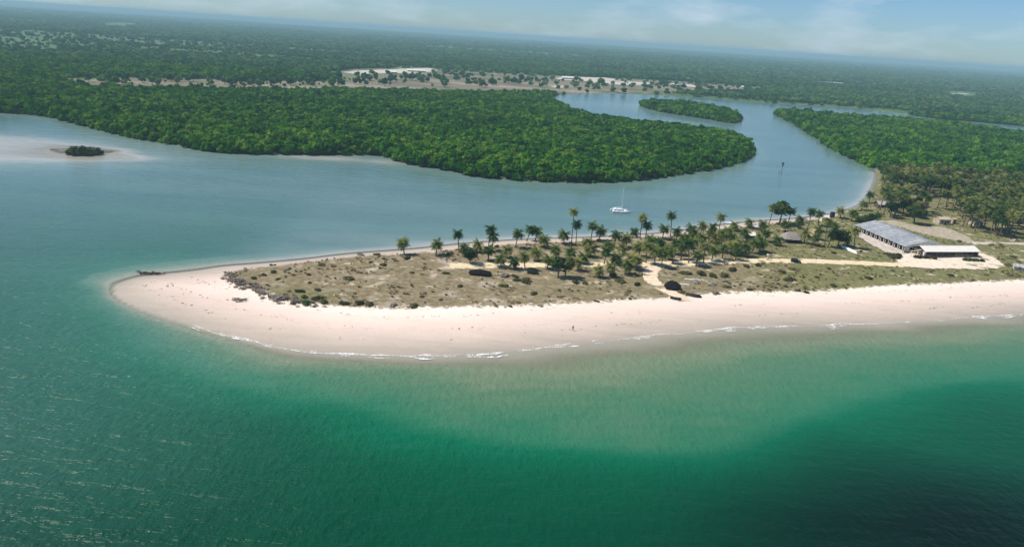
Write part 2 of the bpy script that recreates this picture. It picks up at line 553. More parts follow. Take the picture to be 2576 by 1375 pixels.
# ---- ground material
def ground_material():
    t = NT('ground')
    sh, vg, fl, wh, mn, gr = (t.attr(k) for k in ('shore_d', 'veg_d', 'flat_d', 'white_d', 'main', 'green'))
    n1 = t.noise(0.09, 5.0, 0.6)
    n2 = t.noise(0.5, 5.0, 0.65)
    n3 = t.noise(2.2, 4.0, 0.6)
    streak = t.noise(0.35, 4.0, 0.6, stretch=(0.10, 1.0, 1.0))
    # beach: wet below, pink, then nearly white
    k = t.math('ADD', sh, t.math('MULTIPLY', t.math('SUBTRACT', streak, 0.5), 9.0))
    k = t.math('ADD', k, t.math('MULTIPLY', t.math('SUBTRACT', n1, 0.5), 5.0))
    k = t.math('DIVIDE', k, 50.0, clamp=True)
    sand = t.ramp(k, [(0.0, (0.33, 0.285, 0.23)), (0.13, (0.44, 0.37, 0.30)), (0.31, (0.63, 0.50, 0.42)), (0.58, (0.79, 0.66, 0.55)), (0.80, (0.85, 0.785, 0.69))])
    sand = t.mix(t.math('MULTIPLY', t.smooth(n3, 0.35, 0.75), 0.18), sand, (0.50, 0.41, 0.32))
    wl = t.n('ShaderNodeMath', operation='SINE')
    t.val(wl.inputs[0], t.math('MULTIPLY', t.math('ADD', sh, t.math('MULTIPLY', n1, 14.0)), 0.62))
    wr = t.math('MULTIPLY', t.smooth(wl.outputs[0], 0.90, 0.995), t.smooth(t.noise(0.4, 5.0, 0.7), 0.45, 0.7))
    sand = t.mix(t.math('MULTIPLY', wr, 0.30), sand, (0.30, 0.24, 0.17))
    sand = t.mix(t.math('MULTIPLY', t.smooth(t.noise(0.06, 4.0, 0.6, stretch=(0.3, 1, 1)), 0.45, 0.7), 0.16), sand, (0.66, 0.50, 0.40))
    # dry dune growth
    dry = t.ramp(n2, [(0.28, (0.10, 0.080, 0.038)), (0.45, (0.175, 0.140, 0.072)), (0.6, (0.245, 0.195, 0.112)), (0.8, (0.35, 0.28, 0.185))])
    dry = t.mix(t.smooth(n1, 0.52, 0.70), dry, t.ramp(n3, [(0.3, (0.25, 0.21, 0.15)), (0.7, (0.46, 0.385, 0.29))]))
    grn = t.ramp(t.math('ADD', t.math('MULTIPLY', n2, 0.5), t.math('MULTIPLY', n1, 0.5)), [(0.36, (0.075, 0.088, 0.026)), (0.5, (0.135, 0.138, 0.044)), (0.64, (0.225, 0.195, 0.085))])
    vegc = t.mix(t.math('MULTIPLY', gr, t.smooth(n1, 0.25, 0.55)), dry, grn)
    bare = t.smooth(t.noise(0.16, 4.0, 0.7), 0.57, 0.66)
    vegc = t.mix(t.math('MULTIPLY', bare, 0.75), vegc, (0.52, 0.435, 0.32))
    e = t.math('ADD', vg, t.math('MULTIPLY', t.math('SUBTRACT', n2, 0.5), 11.0))
    e = t.math('ADD', e, t.math('MULTIPLY', t.math('SUBTRACT', n3, 0.5), 4.0))
    spit = t.mix(t.smooth(e, -0.6, 1.6), sand, vegc)
    # wooded country
    nb = t.noise(0.0035, 5.0, 0.6, stretch=(0.4, 1.0, 1.0))
    nc = t.noise(0.03, 4.0, 0.65)
    wood = t.ramp(nc, [(0.3, (0.034, 0.085, 0.022)), (0.5, (0.062, 0.130, 0.034)), (0.75, (0.095, 0.160, 0.048))])
    wood = t.mix(t.math('MULTIPLY', t.smooth(nb, 0.52, 0.68), 0.6), wood, t.ramp(nc, [(0.3, (0.060, 0.125, 0.036)), (0.7, (0.120, 0.165, 0.064))]))
    flat = t.ramp(t.noise(0.012, 5.0, 0.65, stretch=(0.35, 1.0, 1.0)), [(0.34, (0.085, 0.095, 0.045)), (0.47, (0.16, 0.140, 0.088)), (0.62, (0.25, 0.215, 0.15)), (0.72, (0.37, 0.32, 0.24))])
    ef = t.math('ADD', fl, t.math('MULTIPLY', t.math('SUBTRACT', nc, 0.5), 420.0))
    wood = t.mix(t.smooth(ef, -20, 30), wood, flat)
    ew = t.math('ADD', wh, t.math('MULTIPLY', t.math('SUBTRACT', nc, 0.5), 50.0))
    wood = t.mix(t.math('MULTIPLY', t.smooth(ew, -6, 8), 0.8), wood, (0.56, 0.51, 0.43))
    # muddy rim of the mangrove banks
    wood = t.mix(t.smooth(sh, 6.0, 0.5), wood, (0.10, 0.085, 0.06))
    c = t.mix(mn, spit, wood)
    h = t.math('ADD', t.math('MULTIPLY', n2, 0.5), t.math('MULTIPLY', n3, 0.35))
    rough = t.math('SUBTRACT', 0.95, t.math('MULTIPLY', t.smooth(sh, 5.0, 0.5), 0.45))
    return t.done(t.principled(c, rough, 0.25, t.bump(h, 0.6, 0.5)))

G_MAT = ground_material()
mainm = np.maximum.reduce([(sdB > -12) * 1.0, (sdC > -3) * 1.0, sstep(-4, 4, sdM), (sdD > -2) * 1.0])
mainm = np.where((fx > 480) & (sdA > 0) & (fy > 520), 1.0, mainm)
gA, gB2 = at(1850, 690, 1.6), at(2050, 690, 1.6)
green = sstep(gA.x, gB2.x, fx) * 0.95 + 0.25 * sstep(at(1250, 640, 1.6).x, at(1500, 640, 1.6).x, fx)
green = np.clip(green + 0.7 * np.exp(-(((fx - at(760, 745, 1.6).x) / 12) ** 2 + ((fy - at(760, 745, 1.6).y) / 9) ** 2)), 0, 1)
attrs = dict(shore_d=np.clip(shore, -60, 400), veg_d=np.clip(sdV, -200, 300), flat_d=np.clip(sdF, -2000, 2000), white_d=np.clip(sdW, -800, 800), main=mainm, green=green)
face_c = lambda a: (lambda b: (b[:-1, :-1] + b[:-1, 1:] + b[1:, 1:] + b[1:, :-1]) / 4)(a.reshape(NYg, NXg))
beach_face = (face_c(sdV) < 0) & (face_c(shore) > -1.0) & (face_c(sdA) > -1.0) & (face_c(mainm) < 0.5)
ground = grid_mesh('ground', HZ, ~beach_face, attrs, G_MAT)
tag(ground, 'low coastal land and sea bed, scrub on the spit and green country to the horizon', 'ground', kind='structure')
beach = grid_mesh('beach', HZ, beach_face, attrs, G_MAT)
tag(beach, 'broad pale pink sand beach sweeping round the tip of the spit', 'beach', kind='structure')

# ---- water
def water_material():
    t = NT('water')
    d, lg, dk = t.attr('depth'), t.attr('lagoon'), t.attr('vignette_deep')
    nz = t.noise(0.05, 5.0, 0.6)
    nzs = t.noise(0.25, 4.0, 0.6, stretch=(0.35, 1.0, 1.0))
    dd = t.math('ADD', d, t.math('MULTIPLY', t.math('MULTIPLY', t.math('SUBTRACT', nz, 0.5), 1.5), t.smooth(d, 0.3, 2.5)))
    dd = t.math('ADD', dd, t.math('MULTIPLY', t.math('MULTIPLY', t.math('SUBTRACT', nzs, 0.5), 0.9), t.smooth(d, 0.2, 1.5)))
    x = t.math('DIVIDE', dd, 16.0, clamp=True)
    sea = t.ramp(x, [(0.0, (0.32, 0.285, 0.20)), (0.03, (0.180, 0.205, 0.125)), (0.075, (0.082, 0.165, 0.090)), (0.155, (0.026, 0.145, 0.076)), (0.27, (0.0005, 0.112, 0.050)),
                     (0.45, (0.0, 0.072, 0.031)), (0.75, (0.0, 0.032, 0.015)), (1.0, (0.0003, 0.014, 0.009))])
    xl = t.math('DIVIDE', dd, 5.0, clamp=True)
    lagc = t.ramp(xl, [(0.0, (0.42, 0.385, 0.31)), (0.14, (0.35, 0.36, 0.32)), (0.35, (0.165, 0.235, 0.210)), (0.7, (0.102, 0.182, 0.165)), (1.0, (0.080, 0.160, 0.147))])
    strk = t.noise(0.018, 4.0, 0.6, stretch=(0.25, 1.6, 1.0))
    lagc = t.mul(lagc, t.ramp(strk, [(0.3, (0.86, 0.88, 0.90)), (0.7, (1.14, 1.11, 1.08))]))
    col = t.mix(lg, sea, lagc)
    col = t.mul(col, t.mix(dk, (1, 1, 1), (0.12, 0.30, 0.36)))  # lens vignette painted into the water colour over the deep lower right corner
    # waves: wind chop over a slanting swell
    chop = t.noise(0.55, 3.0, 0.6, stretch=(1.0, 0.55, 1.0))
    mp = t.n('ShaderNodeMapping')
    mp.inputs['Rotation'].default_value = (0, 0, math.radians(58))
    mp.inputs['Scale'].default_value = (0.28, 1.0, 1.0)
    t.l(t.pos(), mp.inputs['Vector'])
    sw = t.noise(0.30, 4.0, 0.55, vec=mp.outputs['Vector'])
    h = t.math('ADD', t.math('MULTIPLY', chop, t.math('SUBTRACT', 0.30, t.math('MULTIPLY', lg, 0.24))), t.math('MULTIPLY', sw, t.attr('swell')))
    nrm = t.bump(h, 1.0, 1.8)
    body = t.principled(col, t.math('SUBTRACT', 0.32, t.math('MULTIPLY', lg, 0.17)), t.math('ADD', 0.12, t.math('MULTIPLY', lg, 0.12)), nrm)
    b = body.node
    b.inputs['IOR'].default_value = 1.33
    tr = t.n('ShaderNodeBsdfTransparent')
    tr.inputs['Color'].default_value = (0.93, 0.97, 0.95, 1)
    ms = t.n('ShaderNodeMixShader')
    t.l(t.smooth(d, -0.02, 0.75), ms.inputs[0])
    t.l(tr.outputs[0], ms.inputs[1])
    t.l(body, ms.inputs[2])
    return t.done(ms.outputs[0])

dwat = np.where(shore > 0, -landz, depth)
deepx = at(2330, 1330)
vignette_deep = np.clip(1.0 * np.exp(-(((fx - deepx.x - 6) / 42) ** 2 + ((fy - deepx.y) / 26) ** 2)) - 0.5 * np.exp(-(((fx - at(2420, 1080).x) / 22) ** 2 + ((fy - at(2420, 1080).y) / 16) ** 2)), 0, 1)
swell = (0.28 + 0.85 * sstep(60, -120, fx)) * (1 - 0.75 * lag)
wkeep = face_c(np.where(shore > 4, 1.0, 0.0)) < 0.99
wd = np.where(shore > 0, np.where(mshore > -4, 1.6, np.maximum(-landz, -0.6)), depth)
water = grid_mesh('water', np.zeros_like(HZ), wkeep, dict(depth=wd, lagoon=lag, vignette_deep=vignette_deep, swell=swell), water_material())
tag(water, 'green sea in front, grey teal lagoon and creek behind the spit', 'water', kind='structure')

# ------------------------------------------------------------------ foliage meshes
def icoball(mb, r, seed, sub=2, amp=0.3, squash=1.0, zc=0.0, flat_bottom=None, freq=0.6):
    bm = bmesh.new()
    bmesh.ops.create_icosphere(bm, subdivisions=sub, radius=1.0)
    vs = []
    for v in bm.verts:
        p = v.co.copy()
        k = 1 + amp * mnoise.noise(p * (1.6 + freq) + Vector((seed * 7.3, seed * 3.1, 0))) * 1.6
        q = p * r * k
        q.z *= squash
        if flat_bottom is not None and q.z < flat_bottom:
            q.z = flat_bottom + (q.z - flat_bottom) * 0.2
        q.z += zc
        vs.append(q)
    fs = [tuple(v.index for v in f.verts) for f in bm.faces]
    mb.add(vs, fs)
    bm.free()

def leaf_card(mb, p, nrm, size, rnd, aspect=1.6):
    """one ragged leaf clump: a bent six-sided face"""
    n = nrm.normalized()
    u = n.cross(Vector((rnd.uniform(-1, 1), rnd.uniform(-1, 1), rnd.uniform(-1, 1)))).normalized()
    w = n.cross(u)
    a, b = size * aspect * 0.5, size * 0.5
    k = lambda: rnd.uniform(0.65, 1.25)
    bend = n * size * 0.22
    vs = [p - u * a * k() - bend, p - u * a * 0.3 + w * b * k(), p + u * a * 0.45 + w * b * k() , p + u * a * k() - bend, p + u * a * 0.3 - w * b * k(), p - u * a * 0.4 - w * b * k()]
    mb.add(vs, [(0, 1, 4, 5), (1, 2, 3, 4)])

def crown_broad(seed, r=3.6, h=5.0, zc=5.5, cards=150, card=1.25, core=0.78, lobes=6):
    """lumpy crown: a few overlapping masses, leaf clumps standing out of them"""
    rnd = random.Random(seed)
    mb = MB()
    L = []
    for i in range(lobes):
        a = i * 2.4 + rnd.uniform(-0.5, 0.5)
        q = r * (0.15 + 0.5 * rnd.random()) * (0 if i == 0 else 1)
        L.append((Vector((math.cos(a) * q, math.sin(a) * q, zc + rnd.uniform(-0.30, 0.34) * h)), r * rnd.uniform(0.42, 0.62) * (1.2 if i == 0 else 1)))
    for i, (c, q) in enumerate(L):
        sub = MB()
        icoball(sub, q * core, seed * 13 + i, 1, 0.35, 0.85)
        mb.add([Vector(v) + c for v in sub.v], sub.f)
    for k in range(cards):
        c, q = L[rnd.randrange(len(L))]
        d = Vector((rnd.gauss(0, 1), rnd.gauss(0, 1), rnd.gauss(0.25, 0.9))).normalized()
        p = c + d * q * rnd.uniform(0.8, 1.18)
        p.z = c.z + (p.z - c.z) * 0.9
        leaf_card(mb, p, d + Vector((rnd.gauss(0, .5), rnd.gauss(0, .5), rnd.gauss(0.3, .4))), card * rnd.uniform(0.6, 1.3), rnd)
    return mb

def crown_casuarina(seed, r=2.3, z0=2.0, z1=11.0, cards=240, card=0.8):
    """feathery upright crown with ragged tiers"""
    rnd = random.Random(seed)
    mb = MB()
    H = z1 - z0
    tiers = 7
    for i in range(tiers):
        t = (i + 0.5) / tiers
        w = r * (math.sin(math.pi * min(t * 0.82 + 0.16, 1.0)) ** 0.8) * rnd.uniform(0.65, 1.1)
        a = rnd.uniform(0, 6.28)
        c = Vector((math.cos(a) * w * 0.32, math.sin(a) * w * 0.32, z0 + H * t))
        sub = MB()
        icoball(sub, w * 0.62, seed * 11 + i, 1, 0.4, 1.0)
        mb.add([Vector((v[0], v[1], v[2] * H / tiers / max(w, .3) * 1.25)) + c for v in sub.v], sub.f)
        for k in range(cards // tiers):
            d = Vector((rnd.gauss(0, 1), rnd.gauss(0, 1), rnd.gauss(0, 0.7))).normalized()
            q = rnd.uniform(0.55, 1.1)
            p = c + Vector((d.x * w * q, d.y * w * q, d.z * H / tiers * q * 0.9))
            leaf_card(mb, p, d + Vector((0, 0, 0.4)), card * rnd.uniform(0.5, 1.2), rnd, 1.9)
    return mb

def crown_palm(seed, zc=10.0, n=26, L=3.2):
    rnd = random.Random(seed)
    mb = MB()
    for i in range(n):
        a = i * 2.399 + rnd.uniform(-0.2, 0.2)
        el = 1.15 - 1.75 * (i / n) + rnd.uniform(-0.12, 0.12)
        ln = L * rnd.uniform(0.85, 1.12)
        p = Vector((0, 0, zc))
        d = Vector((math.cos(a) * math.cos(el), math.sin(a) * math.cos(el), math.sin(el)))
        side = Vector((-math.sin(a), math.cos(a), 0))
        pts = [p.copy()]
        m = 7
        for k in range(m):
            d = (d + Vector((0, 0, -0.17))).normalized()
            p = p + d * ln / m
            pts.append(p.copy())
        for k in range(m):
            t = k / m
            w = ln * 0.30 * math.sin(math.pi * min(0.12 + t * 0.95, 1)) ** 0.7 + 0.05
            dd = (pts[k + 1] - pts[k])
            for s in (-1, 1):
                tip = pts[k] + dd * 1.15 + side * s * w + Vector((0, 0, -w * 0.55))
                mb.add([pts[k], pts[k + 1], tip + dd * 0.25, tip - dd * 0.12], [(0, 1, 2, 3)])
    icoball(mb, 0.35, seed, 1, 0.2, 1.0, zc - 0.1)
    return mb

def trunk_palm(seed, h=10.0, lean=0.6):
    rnd = random.Random(seed)
    a = rnd.uniform(0, 6.28)
    mb = MB()
    pts, rad = [], []
    for k in range(9):
        t = k / 8
        o = lean * (1 - t) ** 2
        pts.append(Vector((math.cos(a) * o, math.sin(a) * o, h * t - 0.3 * (t == 0))))
        rad.append(0.26 - 0.11 * t + (0.1 if k == 0 else 0))
    mb.tube(pts, rad, 7)
    return mb

def trunk_tree(seed, h=5.0, r=0.28, limbs=4, spread=1.8):
    rnd = random.Random(seed)
    mb = MB()
    top = Vector((rnd.uniform(-.3, .3), rnd.uniform(-.3, .3), h))
    mb.tube([(0, 0, -0.4), (0.05, 0, h * 0.3), top * 0.7, top], [r * 1.35, r, r * 0.75, r * 0.4], 7)
    for i in range(limbs):
        a = i * 2 * math.pi / limbs + rnd.uniform(-.4, .4)
        b = top * rnd.uniform(0.45, 0.8)
        e = b + Vector((math.cos(a) * spread, math.sin(a) * spread, h * rnd.uniform(0.25, 0.5)))
        mb.tube([b, (b + e) / 2 + Vector((0, 0, -0.15)), e], [r * 0.5, r * 0.35, r * 0.12], 5)
    return mb

def roots_mangrove(seed):
    rnd = random.Random(seed)
    mb = MB()
    mb.tube([(0, 0, 1.0), (0.1, 0, 3.0), (0, 0.1, 5.0)], [0.22, 0.18, 0.12], 6)
    for i in range(7):
        a = i * 0.9 + rnd.uniform(-.2, .2)
        q = rnd.uniform(1.2, 2.2)
        mb.tube([(0, 0, rnd.uniform(1.2, 2.4)), (math.cos(a) * q * 0.6, math.sin(a) * q * 0.6, 1.2), (math.cos(a) * q, math.sin(a) * q, -0.8)], [0.07, 0.07, 0.05], 4)
    return mb

def crown_shrub(seed, cards=90, card=0.42):
    rnd = random.Random(seed)
    mb = MB()
    L = [(Vector((rnd.uniform(-.55, .55), rnd.uniform(-.5, .5), rnd.uniform(.3, .55))), rnd.uniform(.4, .62)) for _ in range(5)]
    for i, (c, q) in enumerate(L):
        sub = MB()
        icoball(sub, q * 0.8, seed * 5 + i, 1, 0.3, 0.85)
        mb.add([Vector((v[0] + c.x, v[1] + c.y, max(v[2] + c.z, 0.0))) for v in sub.v], sub.f)
    for k in range(cards):
        c, q = L[rnd.randrange(5)]
        d = Vector((rnd.gauss(0, 1), rnd.gauss(0, 1), rnd.gauss(0.3, 0.7))).normalized()
        p = c + d * q * rnd.uniform(0.8, 1.2)
        p.z = max(p.z, 0.05)
        leaf_card(mb, p, d + Vector((0, 0, .3)), card * rnd.uniform(0.5, 1.2), rnd)
    return mb

def crown_tuft(seed):
    rnd = random.Random(seed)
    mb = MB()
    for k in range(26):
        a = rnd.uniform(0, 6.28)
        q = rnd.uniform(0.0, 0.45)
        b = Vector((math.cos(a) * q, math.sin(a) * q, 0))
        ln = rnd.uniform(0.35, 0.8)
        d = Vector((math.cos(a) * 0.7 + rnd.gauss(0, .25), math.sin(a) * 0.7 + rnd.gauss(0, .25), 1)).normalized()
        s = Vector((-d.y, d.x, 0)).normalized() * rnd.uniform(0.05, 0.11)
        m = b + d * ln * 0.6
        mb.add([b - s, b + s, m + s, m - s, b + d * ln + Vector((d.x, d.y, -0.2)) * 0.12], [(0, 1, 2, 3), (3, 2, 4)])
    return mb

M_BARK = plain('bark', (0.16, 0.13, 0.10), 0.9, 0.1, 0.35, 2.0)
M_ROOT = plain('mangrove_roots', (0.09, 0.07, 0.05), 0.9, 0.1, 0.3, 2.0)
M_MANG = leaf_mat('mangrove_leaves', (0.010, 0.058, 0.006), (0.034, 0.140, 0.008), (0.130, 0.245, 0.020), 0.012, 0.2)
M_WOOD = leaf_mat('wood_leaves', (0.018, 0.070, 0.020), (0.052, 0.140, 0.036), (0.135, 0.215, 0.058), 0.004, 0.2)
M_CASU = leaf_mat('casuarina_needles', (0.012, 0.032, 0.014), (0.032, 0.058, 0.024), (0.085, 0.105, 0.042), 0.05, 0.25)
M_PALM = leaf_mat('palm_fronds', (0.026, 0.062, 0.015), (0.085, 0.122, 0.030), (0.195, 0.205, 0.062), 0.05, 0.25)
M_BROAD = leaf_mat('broad_leaves', (0.014, 0.036, 0.010), (0.045, 0.080, 0.022), (0.120, 0.145, 0.046), 0.04, 0.25)
M_OLIVE = leaf_mat('olive_leaves', (0.050, 0.050, 0.018), (0.120, 0.110, 0.042), (0.21, 0.185, 0.080), 0.06, 0.25)
M_SHRUB = leaf_mat('shrub_leaves', (0.028, 0.034, 0.014), (0.068, 0.070, 0.029), (0.130, 0.120, 0.055), 0.08, 0.2)
M_TUFT = leaf_mat('dry_grass_blades', (0.15, 0.130, 0.068), (0.25, 0.215, 0.125), (0.36, 0.31, 0.20), 0.05, 0.25)
M_TUFTG = leaf_mat('green_grass_blades', (0.095, 0.105, 0.034), (0.165, 0.165, 0.058), (0.25, 0.22, 0.10), 0.05, 0.25)
M_GREYB = leaf_mat('grey_brush_twigs', (0.18, 0.155, 0.12), (0.30, 0.26, 0.21), (0.44, 0.39, 0.32), 0.1, 0.3)

MANG = [crown_broad(100 + i, 3.7, 4.2, 5.4, 120, 1.5, 0.9, 6).mesh('mangrove_crown_shape') for i in range(6)]
ROOTS = [roots_mangrove(200 + i).mesh('mangrove_root_shape') for i in range(3)]
WOODS = [crown_broad(300 + i, 4.2, 5.5, 5.2, 90, 1.9, 0.95, 6).mesh('wood_crown_shape') for i in range(5)]
for m in MANG:
    m.materials.append(M_MANG)
for m in WOODS:
    m.materials.append(M_WOOD)

# ---- instancer for what nobody could count
def inst_group():
    g = bpy.data.node_groups.new('scatter', 'GeometryNodeTree')
    g.interface.new_socket('Geometry', in_out='INPUT', socket_type='NodeSocketGeometry')
    g.interface.new_socket('Kinds', in_out='INPUT', socket_type='NodeSocketCollection')
    g.interface.new_socket('Geometry', in_out='OUTPUT', socket_type='NodeSocketGeometry')
    nd = g.nodes
    gi, go = nd.new('NodeGroupInput'), nd.new('NodeGroupOutput')
    ci = nd.new('GeometryNodeCollectionInfo')
    ci.inputs['Separate Children'].default_value = True
    ci.inputs['Reset Children'].default_value = True
    ip = nd.new('GeometryNodeInstanceOnPoints')
    ip.inputs['Pick Instance'].default_value = True
    def na(name, typ):
        a = nd.new('GeometryNodeInputNamedAttribute')
        a.data_type = typ
        a.inputs['Name'].default_value = name
        return a.outputs['Attribute']
    L = g.links
    L.new(gi.outputs['Geometry'], ip.inputs['Points'])
    L.new(gi.outputs['Kinds'], ci.inputs['Collection'])
    L.new(ci.outputs[0], ip.inputs['Instance'])
    L.new(na('kind_index', 'INT'), ip.inputs['Instance Index'])
    L.new(na('turn', 'FLOAT_VECTOR'), ip.inputs['Rotation'])
    L.new(na('size', 'FLOAT_VECTOR'), ip.inputs['Scale'])
    L.new(ip.outputs[0], go.inputs['Geometry'])
    return g

SCATTER = inst_group()

def kinds(name, meshes):
    c = bpy.data.collections.new(name)
    for i, me in enumerate(meshes):
        o = bpy.data.objects.new('%s_%02d' % (name, i), me)
        c.objects.link(o)
    return c

def scatter(name, pts, size, coll, n_kinds, label, cat, tilt=0.0):
    n = len(pts)
    me = bpy.data.meshes.new(name)
    me.vertices.add(n)
    me.vertices.foreach_set('co', np.asarray(pts, np.float32).ravel())
    a = me.attributes.new('kind_index', 'INT', 'POINT')
    a.data.foreach_set('value', RNG.integers(0, n_kinds, n).astype(np.int32))
    rot = np.zeros((n, 3), np.float32)
    rot[:, 2] = RNG.uniform(0, 6.283, n)
    rot[:, 0] = RNG.normal(0, tilt, n) if tilt else 0
    a = me.attributes.new('turn', 'FLOAT_VECTOR', 'POINT')
    a.data.foreach_set('vector', rot.ravel())
    a = me.attributes.new('size', 'FLOAT_VECTOR', 'POINT')
    a.data.foreach_set('vector', np.asarray(size, np.float32).ravel())
    o = obj(name, me)
    md = o.modifiers.new('scatter', 'NODES')
    md.node_group = SCATTER
    for it in SCATTER.interface.items_tree:
        if it.name == 'Kinds':
            md[it.identifier] = coll
    return tag(o, label, cat, kind='stuff')

K_MANG = kinds('mangrove_kinds', MANG)
K_WOOD = kinds('wood_kinds', WOODS)

def jitter_grid(y0, y1, step, kx0=-0.80, kx1=0.84, pad=70):
    ys = np.arange(y0, y1, step)
    P = []
    for j, y in enumerate(ys):
        xs = np.arange(kx0 * y - pad, kx1 * y + pad, step) + (j % 2) * step / 2
        P.append(np.stack([xs, np.full_like(xs, y)], -1))
    P = np.vstack(P)
    return P + RNG.uniform(-0.42, 0.42, P.shape) * step

# -- mangroves: peninsula, island, right bank
Q = jitter_grid(440, 1290, 3.9)
qb, qc, qm, qa = sdf(Q[:, 0], Q[:, 1], PB), sdf(Q[:, 0], Q[:, 1], PC), sdf(Q[:, 0], Q[:, 1], PMANG), sdf(Q[:, 0], Q[:, 1], PA)
qf = sdf(Q[:, 0], Q[:, 1], PFLAT)
qs = np.maximum.reduce([qb, qc, np.minimum(qm + 3.0, qa)])
ok = (qs > -1.6) & (qf < -15 + 30 * RNG.random(len(Q)))
open_ = fbm(Q[:, 0] / 60, Q[:, 1] / 60, 41) > 0.67
ok &= ~(open_ & (qs > 25) & (RNG.random(len(Q)) < 0.5))
Q, qs, qb, qc = Q[ok], qs[ok], qb[ok], qc[ok]
hgt = 0.56 + 0.36 * fbm(Q[:, 0] / 35, Q[:, 1] / 35, 43) + RNG.normal(0, 0.14, len(Q)).clip(-0.25, 0.5)
hgt *= np.where(qs < 6, RNG.uniform(0.88, 1.12, len(Q)), 1.0)
# trees of the waterline facing the viewer: walk from each towards the viewer, the next 9 m must be water
dirv = -Q / np.linalg.norm(Q, axis=1)[:, None]
W = Q + dirv * 9.0
ws = np.maximum.reduce([sdf(W[:, 0], W[:, 1], PB), sdf(W[:, 0], W[:, 1], PC), np.minimum(sdf(W[:, 0], W[:, 1], PA), 99)])
rim = (ws < -1.0) & (qs < 8)
dist = np.hypot(Q[:, 0], Q[:, 1])
infr = (np.abs(Q[:, 0] / Q[:, 1]) < 0.74)
cand = np.where(rim & infr)[0]
cand = cand[np.argsort(dist[cand])][:280]
is_rim = np.zeros(len(Q), bool)
is_rim[cand] = True
Qz = gzv(Q[:, 0], Q[:, 1])
rest = ~is_rim
sz = np.stack([hgt * RNG.uniform(0.9, 1.25, len(Q)), hgt * RNG.uniform(0.9, 1.25, len(Q)), hgt * 1.05], -1)
scatter('mangrove_forest', np.column_stack([Q, Qz - 0.8])[rest], sz[rest], K_MANG, len(MANG), 'dense green mangrove canopy filling the wooded banks of the lagoon and creek', 'mangrove forest')
bank_lab = {0: ('mangrove at the waterline of the large wooded peninsula', 'mangroves on the peninsula waterline'),
            1: ('mangrove at the edge of the small wooded island in the creek', 'mangroves on the creek island edge'),
            2: ('mangrove at the waterline of the right creek bank', 'mangroves on the right creek bank')}
for n_, i in enumerate(cand):
    kb = 0 if qb[i] > 0 else (1 if qc[i] > 0 else 2)
    lab, grp = bank_lab[kb]
    if kb == 0:
        lab = lab.replace('of the large', 'on the %s of the large' % ('far left reach' if Q[i, 0] < -220 else 'middle reach' if Q[i, 0] < -40 else 'broad front' if Q[i, 0] < 110 else 'rounded right point'))
    t_ = thing('mangrove_tree', (Q[i, 0], Q[i, 1], Qz[i] - 0.5), random.uniform(0, 6.28), lab, 'mangrove', grp, float(hgt[i] * 1.0))
    obj('crown', MANG[n_ % 6], None, t_)
    obj('roots', ROOTS[n_ % 3], M_ROOT, t_)

# -- far country
pts, szs = [], []
for (y0, y1, st, s, zs) in ((1290, 2600, 7.6, 1.15, 0.95), (2600, 5200, 15, 2.2, 1.15), (5200, 13000, 46, 6.0, 1.6)):
    q = jitter_grid(y0, y1, st, -0.80, 0.84, 150)
    b = np.maximum(sdf(q[:, 0], q[:, 1], PB), np.minimum(sdf(q[:, 0], q[:, 1], PA), sdf(q[:, 0], q[:, 1], PA)))
    f = sdf(q[:, 0], q[:, 1], PFLAT)
    w = np.max([sdf(q[:, 0], q[:, 1], p) for p in WHITE_PATCHES], axis=0)
    dens = np.clip(11.0 * (fbm(q[:, 0] / 1300, q[:, 1] / 300, 61) - 0.39), 0.05, 0.93)
    dens = np.where(f > -10, 0.035, dens)
    k = (b > 3) & (w < -5) & (RNG.random(len(q)) < dens)
    q = q[k]
    m = s * RNG.uniform(0.6, 1.25, len(q))
    pts.append(np.column_stack([q, gzv(q[:, 0], q[:, 1]) - 0.6 * zs]))
    szs.append(np.column_stack([m, m, m / s * zs]))
scatter('inland_woods', np.vstack(pts), np.vstack(szs), K_WOOD, len(WOODS), 'hazy green woods and thickets stretching inland to the horizon', 'woods')

# ------------------------------------------------------------------ air
hz = MB().box((0, 22400, 43.0), (92000, 47200, 116))
hb = NT('haze')
pv = hb.n('ShaderNodeVolumePrincipled')
pv.inputs['Color'].default_value = (0.46, 0.73, 0.80, 1)
pv.inputs['Density'].default_value = HAZE_DENSITY
pv.inputs['Anisotropy'].default_value = 0.0
hb.done(pv.outputs['Volume'], 'Volume')
haze = hz.build('haze', hb.m)
tag(haze, 'pale blue haze in the air over sea and land', 'haze', kind='stuff')

# ------------------------------------------------------------------ sand tracks and yard, draped on the ground
def drape(name, P, mat, label, lift=0.05, step=1.6, z=None):
    """fill a closed outline with a small grid that follows the ground"""
    x0, y0 = P.min(0); x1, y1 = P.max(0)
    xs = np.arange(x0 - step, x1 + step * 2, step); ys = np.arange(y0 - step, y1 + step * 2, step)
    X, Y = np.meshgrid(xs, ys)
    sd = sdf(X, Y, P)
    sd = sd + 0.9 * (fbm(X.ravel() / 2.2, Y.ravel() / 2.2, 77) - 0.5)
    Z = gzv(X.ravel(), Y.ravel()) + lift + np.clip(sd, -1.2, 0) * 0.12
    idx = np.arange(X.size).reshape(X.shape)
    q = np.stack([idx[:-1, :-1], idx[:-1, 1:], idx[1:, 1:], idx[1:, :-1]], -1).reshape(-1, 4)
    q = q[(sd[q] > -0.3).sum(1) >= 3]
    me = bpy.data.meshes.new(name)
    used = np.unique(q)
    rm = np.full(X.size, -1); rm[used] = np.arange(len(used))
    me.from_pydata(np.column_stack([X.ravel(), Y.ravel(), Z])[used].tolist(), [], rm[q].tolist())
    me.update()
    o = obj(name, me, mat)
    return tag(o, label, name.split('_')[-1], kind='structure')

